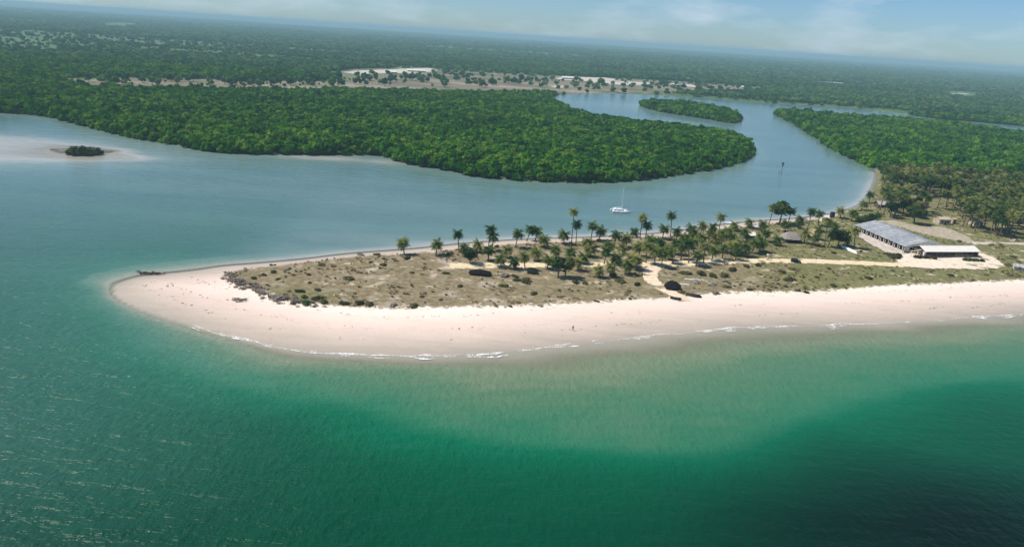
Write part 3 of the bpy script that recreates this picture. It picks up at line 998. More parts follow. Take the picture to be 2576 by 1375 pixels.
def ribbon(pts, w):
    c = smooth_poly(np.array([on(*p)[:2] for p in pts]), 6, closed=False)
    t = np.gradient(c, axis=0)
    t /= np.linalg.norm(t, axis=1)[:, None]
    nrm = np.stack([-t[:, 1], t[:, 0]], -1)
    ww = (w * (0.8 + 0.5 * fbm(c[:, 0] / 14, c[:, 1] / 14, 5)))[:, None] / 2
    return np.vstack([c + nrm * ww, (c - nrm * ww)[::-1]])

def sandy(name, a, b):
    t = NT(name)
    c = t.mix(t.smooth(t.noise(0.5, 5.0, 0.65), 0.3, 0.7), a, b)
    c = t.mix(t.smooth(t.noise(0.12, 3.0, 0.6), 0.58, 0.7), c, (0.25, 0.205, 0.12))
    MATS[name] = t.done(t.principled(c, 0.95, 0.15, t.bump(t.noise(2.0, 3.0), 0.4, 0.2)))
    return MATS[name]

M_TRACK = sandy('track_sand', (0.56, 0.45, 0.28), (0.74, 0.61, 0.40))
M_PATH = sandy('path_sand', (0.58, 0.46, 0.32), (0.74, 0.61, 0.45))
M_YARD = sandy('yard_sand', (0.60, 0.50, 0.37), (0.74, 0.64, 0.50))
M_PAD = sandy('pad_concrete', (0.40, 0.34, 0.28), (0.58, 0.50, 0.43))
TRACK = [(1130, 669), (1230, 668), (1330, 667), (1450, 666), (1560, 665), (1650, 664), (1750, 661), (1850, 657), (1950, 656), (2050, 657), (2150, 661), (2250, 666), (2340, 669)]
drape('sand_track', ribbon(TRACK, 6.2), M_TRACK, 'yellowish sand track running along the middle of the spit', 0.10, 1.0)
PATHR = ribbon([(1660, 668), (1640, 680), (1634, 692), (1642, 706), (1662, 722), (1690, 736), (1712, 748), (1724, 757)], 5.5)
drape('beach_path', PATHR, M_PATH, 'pale sand path bending from the track down to the beach', 0.09, 0.7)
yard = smooth_poly(np.array([on(*p)[:2] for p in [(2255, 648), (2262, 662), (2300, 672), (2400, 676), (2490, 677), (2519, 672), (2522, 662), (2500, 648), (2470, 636), (2420, 626), (2360, 640), (2300, 636)]]), 4)
drape('sand_yard', yard, M_YARD, 'pale raised sand yard around the white roofed pavilion', 0.16, 1.2)
APRON = np.array([on(*p)[:2] for p in [(2141, 587), (2165, 577), (2282, 640), (2300, 634), (2318, 640), (2284, 652), (2262, 654)]])
drape('concrete_apron', APRON, M_PAD, 'pinkish concrete apron beside the long grey roofed hall', 0.11, 1.0)
CLEAR = smooth_poly(np.array([on(*p)[:2] for p in [(2195, 557), (2250, 554), (2310, 568), (2370, 570), (2410, 584), (2450, 604), (2440, 611), (2390, 601), (2330, 590), (2250, 568)]]), 3)
drape('sand_clearing', CLEAR, sandy('clearing_sand', (0.25, 0.215, 0.14), (0.46, 0.39, 0.30)), 'pale sandy clearing behind the long hall below the grove', 0.05)
drape('shore_road', ribbon([(2440, 612), (2500, 611), (2576, 613), (2680, 618)], 4.5), M_PAD, 'grey sand road leading off right of the long hall', 0.08)

# ------------------------------------------------------------------ foam along the swash
rnd = random.Random(5)
fm = MB()
_sh = PA[(PA[:, 0] < 330) & (PA[:, 1] < 320)]
_seg = np.concatenate([[0], np.cumsum(np.linalg.norm(np.diff(_sh, axis=0), axis=1))])
_t = np.arange(0, _seg[-1], 0.7)
SHL = np.stack([np.interp(_t, _seg, _sh[:, 0]), np.interp(_t, _seg, _sh[:, 1])], -1)
for (px, py, lp, wp) in [(1230, 886, 95, 8), (1180, 890, 60, 5), (1060, 894, 110, 3.5), (960, 894, 70, 3), (870, 890, 70, 3.5), (790, 884, 50, 3), (740, 876, 60, 3), (625, 858, 60, 3.5),
                         (592, 850, 14, 5), (500, 826, 56, 3), (1330, 878, 70, 4), (1405, 870, 60, 4), (1440, 869, 20, 5), (1620, 846, 40, 3.5), (1602, 850, 22, 4),
                         (1775, 833, 60, 4), (1832, 828, 60, 5), (1905, 822, 80, 3.5), (1962, 819, 50, 4), (2088, 817, 36, 6), (2115, 815, 30, 3), (2200, 812, 46, 2.5), (2280, 809, 16, 4),
                         (2360, 804, 60, 2.5), (2470, 798, 54, 4.5), (2530, 793, 60, 5), (2572, 789, 40, 5), (680, 868, 40, 2.5), (1130, 893, 60, 2.5), (1500, 860, 46, 2.5), (560, 842, 30, 2.5)]:
    c0 = at(px, py)
    j = int(np.argmin(np.hypot(SHL[:, 0] - c0.x, SHL[:, 1] - c0.y)))
    half = max(3, int((at(px + lp / 2, py) - at(px - lp / 2, py)).length / 2 / 0.7))
    for strand in range(2 + (wp > 4)):
        i0 = max(1, j - int(half * rnd.uniform(0.5, 1.1))); i1 = min(len(SHL) - 2, j + int(half * rnd.uniform(0.5, 1.1)))
        n = i1 - i0
        off = rnd.uniform(-0.8, 0.5) + strand * 1.0
        w0 = wp * 0.135 * rnd.uniform(0.6, 1.2)
        top, mid, bot = [], [], []
        for k in range(n + 1):
            c = SHL[i0 + k]
            tg = SHL[i0 + k + 1] - SHL[i0 + k - 1]
            nr = np.array([tg[1], -tg[0]]) / np.linalg.norm(tg)
            if nr[1] > 0:
                nr = -nr
            wob = mnoise.noise(Vector((c[0] * 0.16, c[1] * 0.16, strand * 3.0))) * 1.3 + mnoise.noise(Vector((c[0] * 0.7, c[1] * 0.7, strand))) * 0.35
            ww = w0 * math.sin(math.pi * min(max(k / n, 0.02), 0.98)) ** 0.6 * (0.25 + 1.3 * abs(mnoise.noise(Vector((c[0] * 0.5, c[1] * 0.5, 7 + strand)))))
            for lst, o_, z_ in ((top, off + wob - ww, 0.05), (mid, off + wob, 0.13), (bot, off + wob + ww, 0.05)):
                q = c + nr * o_
                lst.append((q[0], q[1], max(gz(q[0], q[1]), 0) + z_))
        m = n + 1
        fm.add(top + mid + bot, [(i, i + 1, m + i + 1, m + i) for i in range(n)] + [(m + i, m + i + 1, 2 * m + i + 1, 2 * m + i) for i in range(n)])
front_i = np.where(SHL[:, 1] < 250 + 0.1 * np.maximum(SHL[:, 0], 0))[0]
top, bot = [], []
def flush():
    m = len(top)
    if m > 3:
        fm.add(top + bot, [(i, i + 1, m + i + 1, m + i) for i in range(m - 1)])
    top.clear(); bot.clear()
for i in front_i[2:-2]:
    c = SHL[i]
    tg = SHL[i + 1] - SHL[i - 1]
    nr = np.array([tg[1], -tg[0]]) / np.linalg.norm(tg)
    if nr[1] > 0 and c[0] > -110:
        nr = -nr
    g_ = mnoise.noise(Vector((c[0] * 0.055, c[1] * 0.055, 2.0)))
    ww = 0.40 * (g_ + 0.30) + 0.10 * mnoise.noise(Vector((c[0] * 0.9, c[1] * 0.9, 4.0)))
    if ww < 0.03 or c[0] < -95:
        flush()
        continue
    wob = mnoise.noise(Vector((c[0] * 0.1, c[1] * 0.1, 9.0))) * 1.4
    for lst, o_ in ((top, wob - ww), (bot, wob + ww)):
        q = c + nr * o_
        lst.append((q[0], q[1], max(gz(q[0], q[1]), 0) + 0.06))
flush()
ft = NT('foam')
fa = ft.smooth(ft.math('ADD', ft.math('MULTIPLY', ft.noise(1.6, 4.0, 0.7), 0.6), ft.math('MULTIPLY', ft.noise(0.5, 3.0, 0.6), 0.4)), 0.40, 0.56)
ftr = ft.n('ShaderNodeBsdfTransparent')
fms = ft.n('ShaderNodeMixShader')
ft.l(fa, fms.inputs[0]); ft.l(ftr.outputs[0], fms.inputs[1]); ft.l(ft.principled((0.80, 0.79, 0.75), 0.6, 0.2), fms.inputs[2])
M_FOAM = ft.done(fms.outputs[0])
tag(fm.build('surf_foam', M_FOAM, None, True), 'broken white foam of small waves along the beach waterline', 'foam', kind='stuff')

# ------------------------------------------------------------------ low growth on the spit
TUFT = [crown_tuft(500 + i).mesh('tuft_shape') for i in range(4)]
TUFTG = [crown_tuft(520 + i).mesh('green_tuft_shape') for i in range(4)]
LOWSH = [crown_shrub(540 + i, 40, 0.5).mesh('low_scrub_shape') for i in range(4)]
TUFTY = [crown_tuft(560 + i).mesh('grey_brush_shape') for i in range(3)]
for ms, mt in ((TUFT, M_TUFT), (TUFTG, M_TUFTG), (LOWSH, M_OLIVE), (TUFTY, M_GREYB)):
    for m in ms:
        m.materials.append(mt)
q = RNG.uniform((-110, 215), (330, 520), (60000, 2))
q = q[(sdf(q[:, 0], q[:, 1], PVEG) > -1.0 + 3 * RNG.random(len(q))) & (sdf(q[:, 0], q[:, 1], PA) > 4)]
for keep_out in (ribbon(TRACK, 6.6), yard, CLEAR, APRON, PATHR):
    q = q[sdf(q[:, 0], q[:, 1], keep_out) < 0.4]
for px_, py_ in ((1700, 753), (1745, 745), (1691, 726), (1207, 690), (2136, 630), (2001, 660), (1988, 607)):
    b_ = on(px_, py_)
    q = q[np.hypot(q[:, 0] - b_.x, q[:, 1] - b_.y) > 4.2]
cl = fbm(q[:, 0] / 8, q[:, 1] / 8, 71)
gr_side = q[:, 0] > (gA.x + gB2.x) / 2 + RNG.normal(0, 18, len(q))
k1 = (~gr_side) & (RNG.random(len(q)) < np.clip((cl - 0.45) * 2, 0, 0.28))
q1 = q[k1]
s1 = np.repeat(RNG.uniform(0.5, 1.3, len(q1))[:, None], 3, 1)
scatter('dry_grass', np.column_stack([q1, gzv(q1[:, 0], q1[:, 1])]), s1, kinds('tuft_kinds', TUFT), 4, 'dry straw coloured grass tufts over the dune of the spit', 'grass')
k2 = gr_side & (RNG.random(len(q)) < np.clip((cl - 0.42) * 2, 0, 0.3))
q2 = q[k2]
s2 = np.repeat(RNG.uniform(0.5, 1.1, len(q2))[:, None], 3, 1)
scatter('green_grass', np.column_stack([q2, gzv(q2[:, 0], q2[:, 1])]), s2, kinds('green_tuft_kinds', TUFTG), 4, 'greener grass growing over the field right of the beach path', 'grass')
k3 = (RNG.random(len(q)) < np.where(gr_side, 0.01, np.clip((fbm(q[:, 0] / 13, q[:, 1] / 13, 83) - 0.57) * 0.25, 0.0015, 0.05) * (0.35 + 0.65 * sstep(-60, 10, q[:, 0]))))
q3 = q[k3]
m3 = RNG.uniform(0.4, 1.2, len(q3))
scatter('low_scrub', np.column_stack([q3, gzv(q3[:, 0], q3[:, 1]) - 0.05]), np.column_stack([m3 * 1.25, m3 * 1.25, m3 * 0.75]), kinds('scrub_kinds', LOWSH), 4, 'low olive scrub spreading in patches over the dune', 'scrub')
eg = np.array([on(*p)[:2] for p in [(563, 692), (580, 704), (610, 718), (640, 732), (665, 743), (700, 752), (740, 760), (800, 766)]])
eg = smooth_poly(eg, 12, closed=False)
e4 = eg[RNG.integers(0, len(eg), 150)] + RNG.normal(0, 1.5, (150, 2)) + np.array([0.6, 0.5])
m4 = RNG.uniform(0.7, 1.5, len(e4))
scatter('grey_brush', np.column_stack([e4, gzv(e4[:, 0], e4[:, 1]) - 0.05]), np.column_stack([m4 * 1.2, m4 * 1.2, m4 * 0.9]), kinds('brush_kinds', TUFTY), 3, 'leafless grey brush along the dune edge near the sandy tip', 'brush')

WRK = [m.copy() for m in TUFT]
M_WRK = leaf_mat('beach_wrack', (0.05, 0.038, 0.02), (0.11, 0.085, 0.05), (0.20, 0.155, 0.10), 0.1, 0.1)
for m in WRK:
    m.materials.clear()
    m.materials.append(M_WRK)
wq = []
for off, n in ((9.0, 240), (17.0, 300), (27.0, 160)):
    ii = RNG.integers(3, len(SHL) - 3, n)
    tg = SHL[ii + 1] - SHL[ii - 1]
    nr = np.stack([-tg[:, 1], tg[:, 0]], -1) / np.linalg.norm(tg, axis=1)[:, None]
    sgn = np.where(sdf(*(SHL[ii] + nr * 2).T, PA) > 0, 1, -1)[:, None]
    wv = off + 5.0 * (fbm(SHL[ii, 0] / 30, SHL[ii, 1] / 30, int(off)) - 0.5) + RNG.normal(0, 0.5, n)
    wq.append(SHL[ii] + nr * sgn * wv[:, None])
wq = np.vstack(wq)
wq = wq[(sdf(wq[:, 0], wq[:, 1], PVEG) < -2) & (sdf(wq[:, 0], wq[:, 1], PA) > 6) & (vnoise(wq[:, 0] / 12, wq[:, 1] / 12, 3) > 0.42)]
wm = RNG.uniform(0.12, 0.5, len(wq))
scatter('tide_wrack', np.column_stack([wq, gzv(wq[:, 0], wq[:, 1])]), np.column_stack([wm * 1.5, wm, wm * 0.25]), kinds('wrack_kinds', WRK), 4, 'scraps of dry weed and litter left by the tide across the beach', 'wrack')

# ------------------------------------------------------------------ single trees of the spit
CASU = [crown_casuarina(600 + i, 2.2 + 0.25 * (i % 3)).mesh('casuarina_crown_shape') for i in range(4)]
CASUT = [trunk_tree(620 + i, 9.0, 0.22, 3, 0.8).mesh('casuarina_trunk_shape') for i in range(2)]
PALM = [crown_palm(640 + i).mesh('palm_crown_shape') for i in range(4)]
PALMT = [trunk_palm(660 + i).mesh('palm_trunk_shape', True) for i in range(3)]
BROAD = [crown_broad(680 + i, 3.6, 4.6, 6.0, 300, 0.85, 0.8, 7).mesh('broad_crown_shape') for i in range(4)]
BROADT = [trunk_tree(700 + i, 5.0).mesh('broad_trunk_shape') for i in range(3)]
OLIV = [m.copy() for m in BROAD]
SHRB = [crown_shrub(720 + i, 130, 0.34).mesh('shrub_shape') for i in range(5)]
SHRO = [m.copy() for m in SHRB]
SHRG = [m.copy() for m in SHRB]
for ms, mt in ((CASU, M_CASU), (PALM, M_PALM), (BROAD, M_BROAD), (OLIV, M_OLIVE), (SHRB, M_SHRUB), (SHRO, M_BROAD), (SHRG, M_GREYB), (CASUT, M_BARK), (PALMT, M_BARK), (BROADT, M_BARK)):
    for m in ms:
        m.materials.append(mt)
KIND = {'c': ('casuarina_tree', CASU, CASUT, 11.3, 'feathery casuarina', 'casuarina'), 'p': ('coconut_palm', PALM, PALMT, 11.2, 'coconut palm', 'palm'),
        'b': ('broadleaf_tree', BROAD, BROADT, 8.6, 'dark broadleaf tree', 'tree'), 'o': ('broadleaf_tree', OLIV, BROADT, 8.6, 'olive broadleaf tree', 'tree')}
# (base x, base y, top y, kind, width factor)
T = [(1018, 639, 598, 'p', 1.00), (1096, 641, 602, 'p', 1.00), (1153, 635, 578, 'p', 0.95), (1167, 643, 611, 'p', 1.00), (1182, 663, 629, 'b', 1.00), (1198, 634, 603, 'p', 1.00),
     (1226, 629, 567, 'p', 0.95), (1240, 631, 584, 'p', 0.95), (1231, 655, 616, 'p', 1.00), (1298, 622, 575, 'p', 0.90), (1328, 606, 567, 'p', 0.95), (1349, 605, 570, 'p', 1.00), (1367, 622, 591, 'p', 1.00),
     (1416, 613, 580, 'p', 1.00), (1438, 612, 523, 'p', 0.80), (1449, 616, 554, 'p', 0.85), (1489, 605, 557, 'p', 0.95), (1507, 603, 569, 'p', 1.00), (1545, 623, 581, 'p', 1.00),
     (1607, 598, 535, 'p', 0.90), (1623, 601, 557, 'p', 1.00), (1594, 597, 574, 'p', 1.00),
     (1320, 678, 632, 'p', 0.95), (1258, 672, 640, 'p', 1.00), (1293, 676, 645, 'p', 1.00), (1404, 697, 652, 'b', 0.80), (1422, 697, 650, 'b', 0.85), (1432, 655, 622, 'p', 1.00), (1466, 663, 640, 'p', 1.00), (1485, 645, 615, 'p', 1.00), (1519, 665, 621, 'p', 1.00),
     (1507, 697, 671, 'p', 1.00), (1536, 697, 661, 'p', 1.00), (1551, 664, 640, 'p', 1.00), (1586, 669, 638, 'p', 1.00), (1564, 640, 612, 'p', 1.00), (1610, 645, 610, 'p', 1.00), (1624, 662, 606, 'p', 0.95), (1644, 666, 618, 'p', 1.00),
     (1689, 593, 535, 'p', 0.95), (1668, 601, 566, 'p', 1.00), (1734, 592, 565, 'p', 1.00), (1762, 596, 559, 'p', 1.00), (1781, 630, 564, 'p', 0.95), (1808, 591, 538, 'p', 0.95), (1846, 580, 561, 'p', 1.00), (1880, 572, 556, 'p', 1.00), (1919, 582, 556, 'p', 1.00),
     (1678, 654, 618, 'p', 1.00), (1700, 640, 603, 'p', 1.00), (1721, 622, 587, 'p', 1.00), (1733, 661, 603, 'p', 0.95), (1752, 668, 630, 'p', 1.00), (1769, 662, 611, 'p', 0.90), (1792, 655, 618, 'p', 1.00), (1818, 652, 614, 'p', 1.00), (1838, 640, 605, 'p', 1.00), (1858, 634, 601, 'p', 1.00),
     (1852, 654, 622, 'p', 0.90), (1893, 637, 602, 'p', 1.00), (1926, 608, 578, 'p', 1.00), (1953, 617, 595, 'p', 1.00), (1905, 612, 588, 'p', 1.00), (1870, 608, 578, 'p', 1.00),
     (1937, 563, 519, 'p', 1.00), (1961, 562, 517, 'b', 0.95), (1984, 562, 524, 'p', 1.00), (2031, 580, 528, 'p', 0.95), (2057, 568, 533, 'p', 1.00), (2021, 611, 578, 'p', 1.00), (2071, 622, 554, 'p', 0.95), (2086, 621, 586, 'p', 1.00), (2108, 619, 583, 'b', 1.05), (2124, 616, 592, 'p', 1.00),
     (1275, 648, 618, 'p', 1.00), (1345, 655, 622, 'p', 1.00), (1375, 676, 640, 'p', 1.00), (1395, 650, 616, 'p', 1.00), (1455, 680, 648, 'p', 1.00), (1475, 628, 598, 'p', 1.00), (1528, 640, 606, 'p', 1.00), (1575, 622, 588, 'p', 1.00), (1575, 690, 655, 'p', 1.00), (1600, 678, 640, 'p', 1.00),
     (1632, 628, 592, 'p', 1.00), (1655, 640, 600, 'p', 1.00), (1664, 672, 625, 'p', 0.95), (1690, 662, 622, 'p', 1.00), (1712, 652, 610, 'p', 1.00), (1745, 640, 600, 'p', 1.00), (1760, 626, 588, 'p', 1.00), (1800, 632, 592, 'p', 1.00), (1812, 618, 580, 'p', 1.00), (1840, 622, 588, 'p', 1.00), (1875, 645, 612, 'p', 1.00), (1830, 606, 572, 'p', 1.00), (1780, 610, 575, 'p', 1.00), (1745, 606, 574, 'p', 1.00), (1702, 612, 574, 'p', 1.00), (1912, 632, 604, 'p', 1.00),
     (2046, 618, 590, 'p', 1.00), (2056, 604, 572, 'p', 1.00), (2006, 575, 545, 'p', 1.00), (1975, 582, 556, 'p', 1.00), (2140, 556, 530, 'p', 1.00), (2095, 590, 562, 'p', 1.00),
     (2146, 624, 576, 'p', 0.95), (2115, 548, 523, 'p', 1.00), (2168, 528, 506, 'p', 1.00), (2185, 511, 484, 'p', 1.00), (2163, 570, 545, 'b', 1.20), (2186, 568, 542, 'b', 1.20), (2206, 560, 536, 'p', 1.00), (2215, 485, 447, 'p', 1.00), (2228, 510, 470, 'p', 1.00)]
SEG = [(0, 1245, 'at the sandy left end'), (1245, 1400, 'left of the tallest palm'), (1400, 1520, 'around the tallest palm'), (1520, 1650, 'below the catamaran'), (1650, 1765, 'above the beach path'), (1765, 1930, 'left of the huts'), (1930, 3000, 'around the huts')]
HEAD = {}
PCR = 1.04
for i, e in enumerate(T):
    g = on(e[0], e[1])
    back = e[1] < 636 if e[0] < 1700 else e[1] < 600
    s = [k for k, (a, b, _) in enumerate(SEG) if a <= e[0] < b][0]
    HEAD.setdefault((s, back), []).append((e[0], i, g))
for (s, back), lst in HEAD.items():
    for n_, (px, i, g) in enumerate(sorted(lst), 1):
        bx, by, ty, kd, wf = T[i]
        nm, crowns, trunks, h0, desc, cat = KIND[kd]
        d = math.hypot(g.x, g.y)
        hm = (by - ty) / FPX * math.hypot(d, CAM_H) * 1.04
        sc = hm / h0
        size = 'tall' if hm > 10.5 else ('small' if hm < 6.0 else 'mid-sized')
        where = 'on lagoon shore' if back else 'by the track'
        lab = '%s %s %s, %s tree from left %s' % (size, desc, where, ORD[n_], SEG[s][2])
        t_ = thing(nm, g, random.uniform(0, 6.28), lab, cat, 'trees of the spit ' + where, (sc * wf * 1.3, sc * wf * 1.3, sc) if kd != 'p' else PCR * wf)
        if kd == 'p':
            t_.rotation_euler = (random.gauss(0, 0.085), random.gauss(0, 0.085), random.uniform(0, 6.28))
        cr_ = obj('crown', crowns[i % len(crowns)], None, t_)
        tr_ = obj('trunk', trunks[i % len(trunks)], None, t_)
        if kd == 'p':                       # crowns keep their size, trunks their height
            k_ = max((hm - 1.6) / 10.0 / (PCR * wf), 0.3)
            tr_.scale = (1, 1, k_)
            cr_.location = (0, 0, 10.0 * (k_ - 1))
            cr_.rotation_euler = (random.uniform(-.12, .12) * 0, 0, random.uniform(0, 6.28))
            w_ = random.uniform(0.85, 1.12)
            cr_.scale = (w_, w_, 1)

# the grove behind the hall
PG = poly([(2212, 440), (2330, 446), (2480, 462), (2640, 480), (2640, 600), (2480, 598), (2430, 578), (2400, 566), (2392, 535), (2345, 532), (2335, 552), (2262, 545), (2235, 552), (2205, 530), (2225, 490)], 1.7)
cnt = 0
placed = []
huts_clear = [on(2367, 556), on(2520, 535), on(2223, 519), on(2452, 560), on(2330, 570), on(2425, 515)]
for k in range(14000):
    x, y = random.uniform(PG[:, 0].min(), PG[:, 0].max()), random.uniform(PG[:, 1].min(), PG[:, 1].max())
    if abs(x / y) > 0.76 or sdf([x], [y], PG)[0] < 1.5:
        continue
    if any((x - a) ** 2 + (y - b) ** 2 < 4.1 ** 2 for a, b in placed) or any((x - h.x) ** 2 + (y - h.y) ** 2 < 9 ** 2 for h in huts_clear):
        continue
    if vnoise(np.array([x / 16]), np.array([y / 16]), 5)[0] > 0.74:
        continue
    placed.append((x, y))
    if len(placed) >= 300:
        break
for n_, (x, y) in enumerate(placed):
    kd = random.choice('ppppppppppbo')
    nm, crowns, trunks, h0, desc, cat = KIND[kd]
    sc = random.uniform(0.85, 1.25)
    row = ('front ' if y < 440 else 'back ') + ('left part' if x < 0.60 * y else 'middle' if x < 0.67 * y else 'right part')
    t_ = thing(nm, (x, y, gz(x, y)), random.uniform(0, 6.28), '%s in the %s of the dense grove behind the long hall' % (desc, row), cat, 'grove trees behind the long hall', (sc * 1.08, sc * 1.08, sc))
    obj('crown', crowns[n_ % len(crowns)], None, t_)
    obj('trunk', trunks[n_ % len(trunks)], None, t_)
g = on(2298, 562)
t_ = thing('broadleaf_tree', g, 0.4, 'big round dark green tree casting deep shade behind the long hall', 'tree', None, (1.6, 1.5, 1.05))
obj('crown', BROAD[1], None, t_); obj('trunk', BROADT[0], None, t_)

# scattered trees on the far dry flat
fl = poly([(170, 202), (430, 200), (640, 208), (835, 204), (1000, 196), (1200, 200), (1500, 206), (1780, 216), (1860, 226), (1500, 226), (1150, 224), (840, 222), (600, 224), (330, 220), (190, 214)])
c_ = 0
pl2 = []
while c_ < 230:
    x, y = random.uniform(fl[:, 0].min(), fl[:, 0].max()), random.uniform(fl[:, 1].min(), fl[:, 1].max())
    if sdf([x], [y], fl)[0] < 0 or any((x - a) ** 2 + (y - b) ** 2 < 49 for a, b in pl2):
        continue
    if x > -250 and random.random() < 0.8:
        continue
    if vnoise(np.array([x / 70]), np.array([y / 45]), 8)[0] < 0.30:
        continue
    pl2.append((x, y))
    side = 'left half' if x < -250 else 'right half'
    t_ = thing('dry_flat_tree', (x, y, gz(x, y) - 0.3), random.uniform(0, 6.28), 'small dark tree standing on the %s of the far dry flat' % side, 'tree', 'scattered trees on the far dry flat', random.choice((0.45, 0.6, 0.8, 1.0, 1.2, 1.4)) * random.uniform(0.85, 1.1))
    obj('crown', WOODS[c_ % 5], None, t_)
    obj('trunk', BROADT[c_ % 3], None, t_)
    c_ += 1

# ------------------------------------------------------------------ single shrubs
SH = [(640, 700, 1.2, 'd'), (665, 692, 1.1, 'd'), (683, 667, .9, 'd'), (692, 667, .7, 'd'), (700, 703, 1.0, 'o'), (690, 684, 1.2, 'd'), (725, 677, 1.3, 'g'), (754, 733, 1.5, 'o'), (766, 748, 1.4, 'o'), (772, 764, 1.7, 'o'), (707, 753, 1.9, 'g'), (797, 751, 1.6, 'd'),
      (817, 759, 1.5, 'd'), (777, 691, .9, 'd'), (778, 711, .9, 'd'), (800, 731, 1.2, 'd'), (809, 668, 1.1, 'd'), (866, 765, 1.5, 'd'), (905, 764, 1.6, 'd'), (931, 766, 1.7, 'd'), (879, 703, 1.9, 'd'), (905, 641, 1.5, 'g'), (949, 641, 1.3, 'd'), (932, 660, .9, 'd'),
      (990, 768, 1.6, 'g'), (965, 668, 1.3, 'd'), (1040, 770, 1.5, 'd'), (1022, 650, 1.6, 'd'), (1119, 686, .9, 'd'), (1157, 720, 1.2, 'd'), (1210, 700, 1.1, 'g'),
      (1266, 720, 1.5, 'o'), (1341, 739, 1.4, 'd'), (1322, 709, 2.3, 'd'), (1300, 706, 1.6, 'd'), (1266, 695, 1.9, 'g'), (1294, 696, 1.4, 'd'), (1341, 688, 1.9, 'd'), (1448, 711, 1.6, 'd'), (1470, 712, 1.5, 'd'), (1563, 710, 1.9, 'd'), (1540, 692, 1.8, 'd'), (1601, 716, 1.5, 'o'), (1585, 752, .8, 'o'), (1285, 771, .8, 'd'), (1360, 770, 1.0, 'g'), (1500, 758, .9, 'd'),
      (1724, 688, 2.1, 'd'), (1764, 690, 2.3, 'd'), (1790, 694, 2.0, 'd'), (1824, 694, 2.0, 'd'), (1844, 680, 1.9, 'd'), (1831, 723, 1.5, 'd'), (1907, 668, 1.7, 'd'), (1880, 672, 1.6, 'd'), (1750, 712, 1.6, 'g'), (1790, 716, 1.7, 'g'), (1820, 708, 1.4, 'g'), (1800, 738, 1.4, 'g'),
      (1991, 678, 1.8, 'd'), (1967, 686, 1.7, 'd'), (1984, 704, 2.2, 'd'), (1955, 704, 1.2, 'g'), (2186, 701, 1.6, 'd'), (2394, 694, 1.4, 'd'), (2026, 735, 1.1, 'd'), (2255, 648, 3.0, 'd'), (2242, 642, 2.2, 'd'), (2085, 676, .9, 'o')]
SEG2 = [(0, 860, 'on the left end of the dune'), (860, 1250, 'on the dune left of the palms'), (1250, 1640, 'on the dune in front of the palms'), (1640, 1930, 'right of the bending beach path'), (1930, 3000, 'on the green field and by the hall')]
SN = {'d': ('dark', SHRB), 'o': ('green', SHRO), 'g': ('leafless grey', SHRG)}
by_ = {}
for i, e in enumerate(SH):
    s = [k for k, (a, b, _) in enumerate(SEG2) if a <= e[0] < b][0]
    by_.setdefault((s, e[3]), []).append((e[0], i))
for (s, kd), lst in by_.items():
    for n_, (px, i) in enumerate(sorted(lst), 1):
        x, y, sc, _ = SH[i]
        g = on(x, y)
        o = obj('shrub', SN[kd][1][i % 5], None)
        o.location = g - Vector((0, 0, 0.08))
        o.rotation_euler = (0, 0, random.uniform(0, 6.28))
        o.scale = (sc * 1.25, sc * 1.0, sc * 0.62)
        tag(o, '%s of the %s shrubs from left, %s' % (ORD[n_], SN[kd][0], SEG2[s][2]) if len(lst) > 1 else 'only %s shrub %s' % (SN[kd][0], SEG2[s][2]), 'shrub', 'shrubs of the spit')

# the islet in the lagoon: its bushes
for n_, (x, y, sc) in enumerate([(172, 386, 2.2), (180, 387, 3.0), (190, 388, 3.6), (200, 388, 3.3), (211, 388, 3.8), (222, 388, 3.3), (233, 387, 3.6), (245, 386, 2.8), (187, 384, 3.4), (206, 383, 3.0), (228, 383, 2.8), (255, 385, 1.8)], 1):
    p = at(x, y, 0.7)
    o = obj('islet_bush', SHRO[n_ % 5] if n_ % 2 else SHRB[n_ % 5], None)
    o.location = (p.x, p.y, max(gz(p.x, p.y), 0.2) - 0.1)
    o.rotation_euler = (0, 0, n_ * 1.3)
    o.scale = (sc, sc * 0.9, sc * 1.35)
    tag(o, '%s bush from left on the lone islet in the lagoon' % ORD[n_] if n_ <= 8 else '%s bush in the rear row on the lone islet' % ORD[n_ - 8], 'bush', 'bushes on the islet')

# ------------------------------------------------------------------ buildings
M_WALLW = plain('white_wall', (0.66, 0.62, 0.54), 0.85, 0.2, 0.12, 0.8)
M_WALLT = plain('tan_wall', (0.46, 0.38, 0.27), 0.9, 0.2, 0.2, 0.8)
M_WALLB = plain('brown_wall', (0.10, 0.075, 0.05), 0.9, 0.2, 0.25, 0.9)
M_SHEET = plain('grey_blue_roof_sheet', (0.30, 0.315, 0.33), 0.55, 0.4, 0.22, 0.5, obj=True)
M_SHEETW = plain('white_roof_sheet', (0.72, 0.68, 0.60), 0.6, 0.3, 0.06, 0.6)
M_RUST = plain('dull_roof_sheet', (0.40, 0.38, 0.36), 0.7, 0.3, 0.25, 0.6, obj=True)
M_DARK = plain('dark_opening', (0.015, 0.013, 0.011), 0.9, 0.1, 0.2, 1.0)
M_WOODD = plain('dark_timber', (0.06, 0.045, 0.032), 0.9, 0.1, 0.3, 1.5)
M_TIMB = plain('timber', (0.24, 0.18, 0.12), 0.9, 0.1, 0.3, 1.5)
M_CONC = plain('concrete', (0.50, 0.46, 0.40), 0.9, 0.2, 0.15, 0.8)

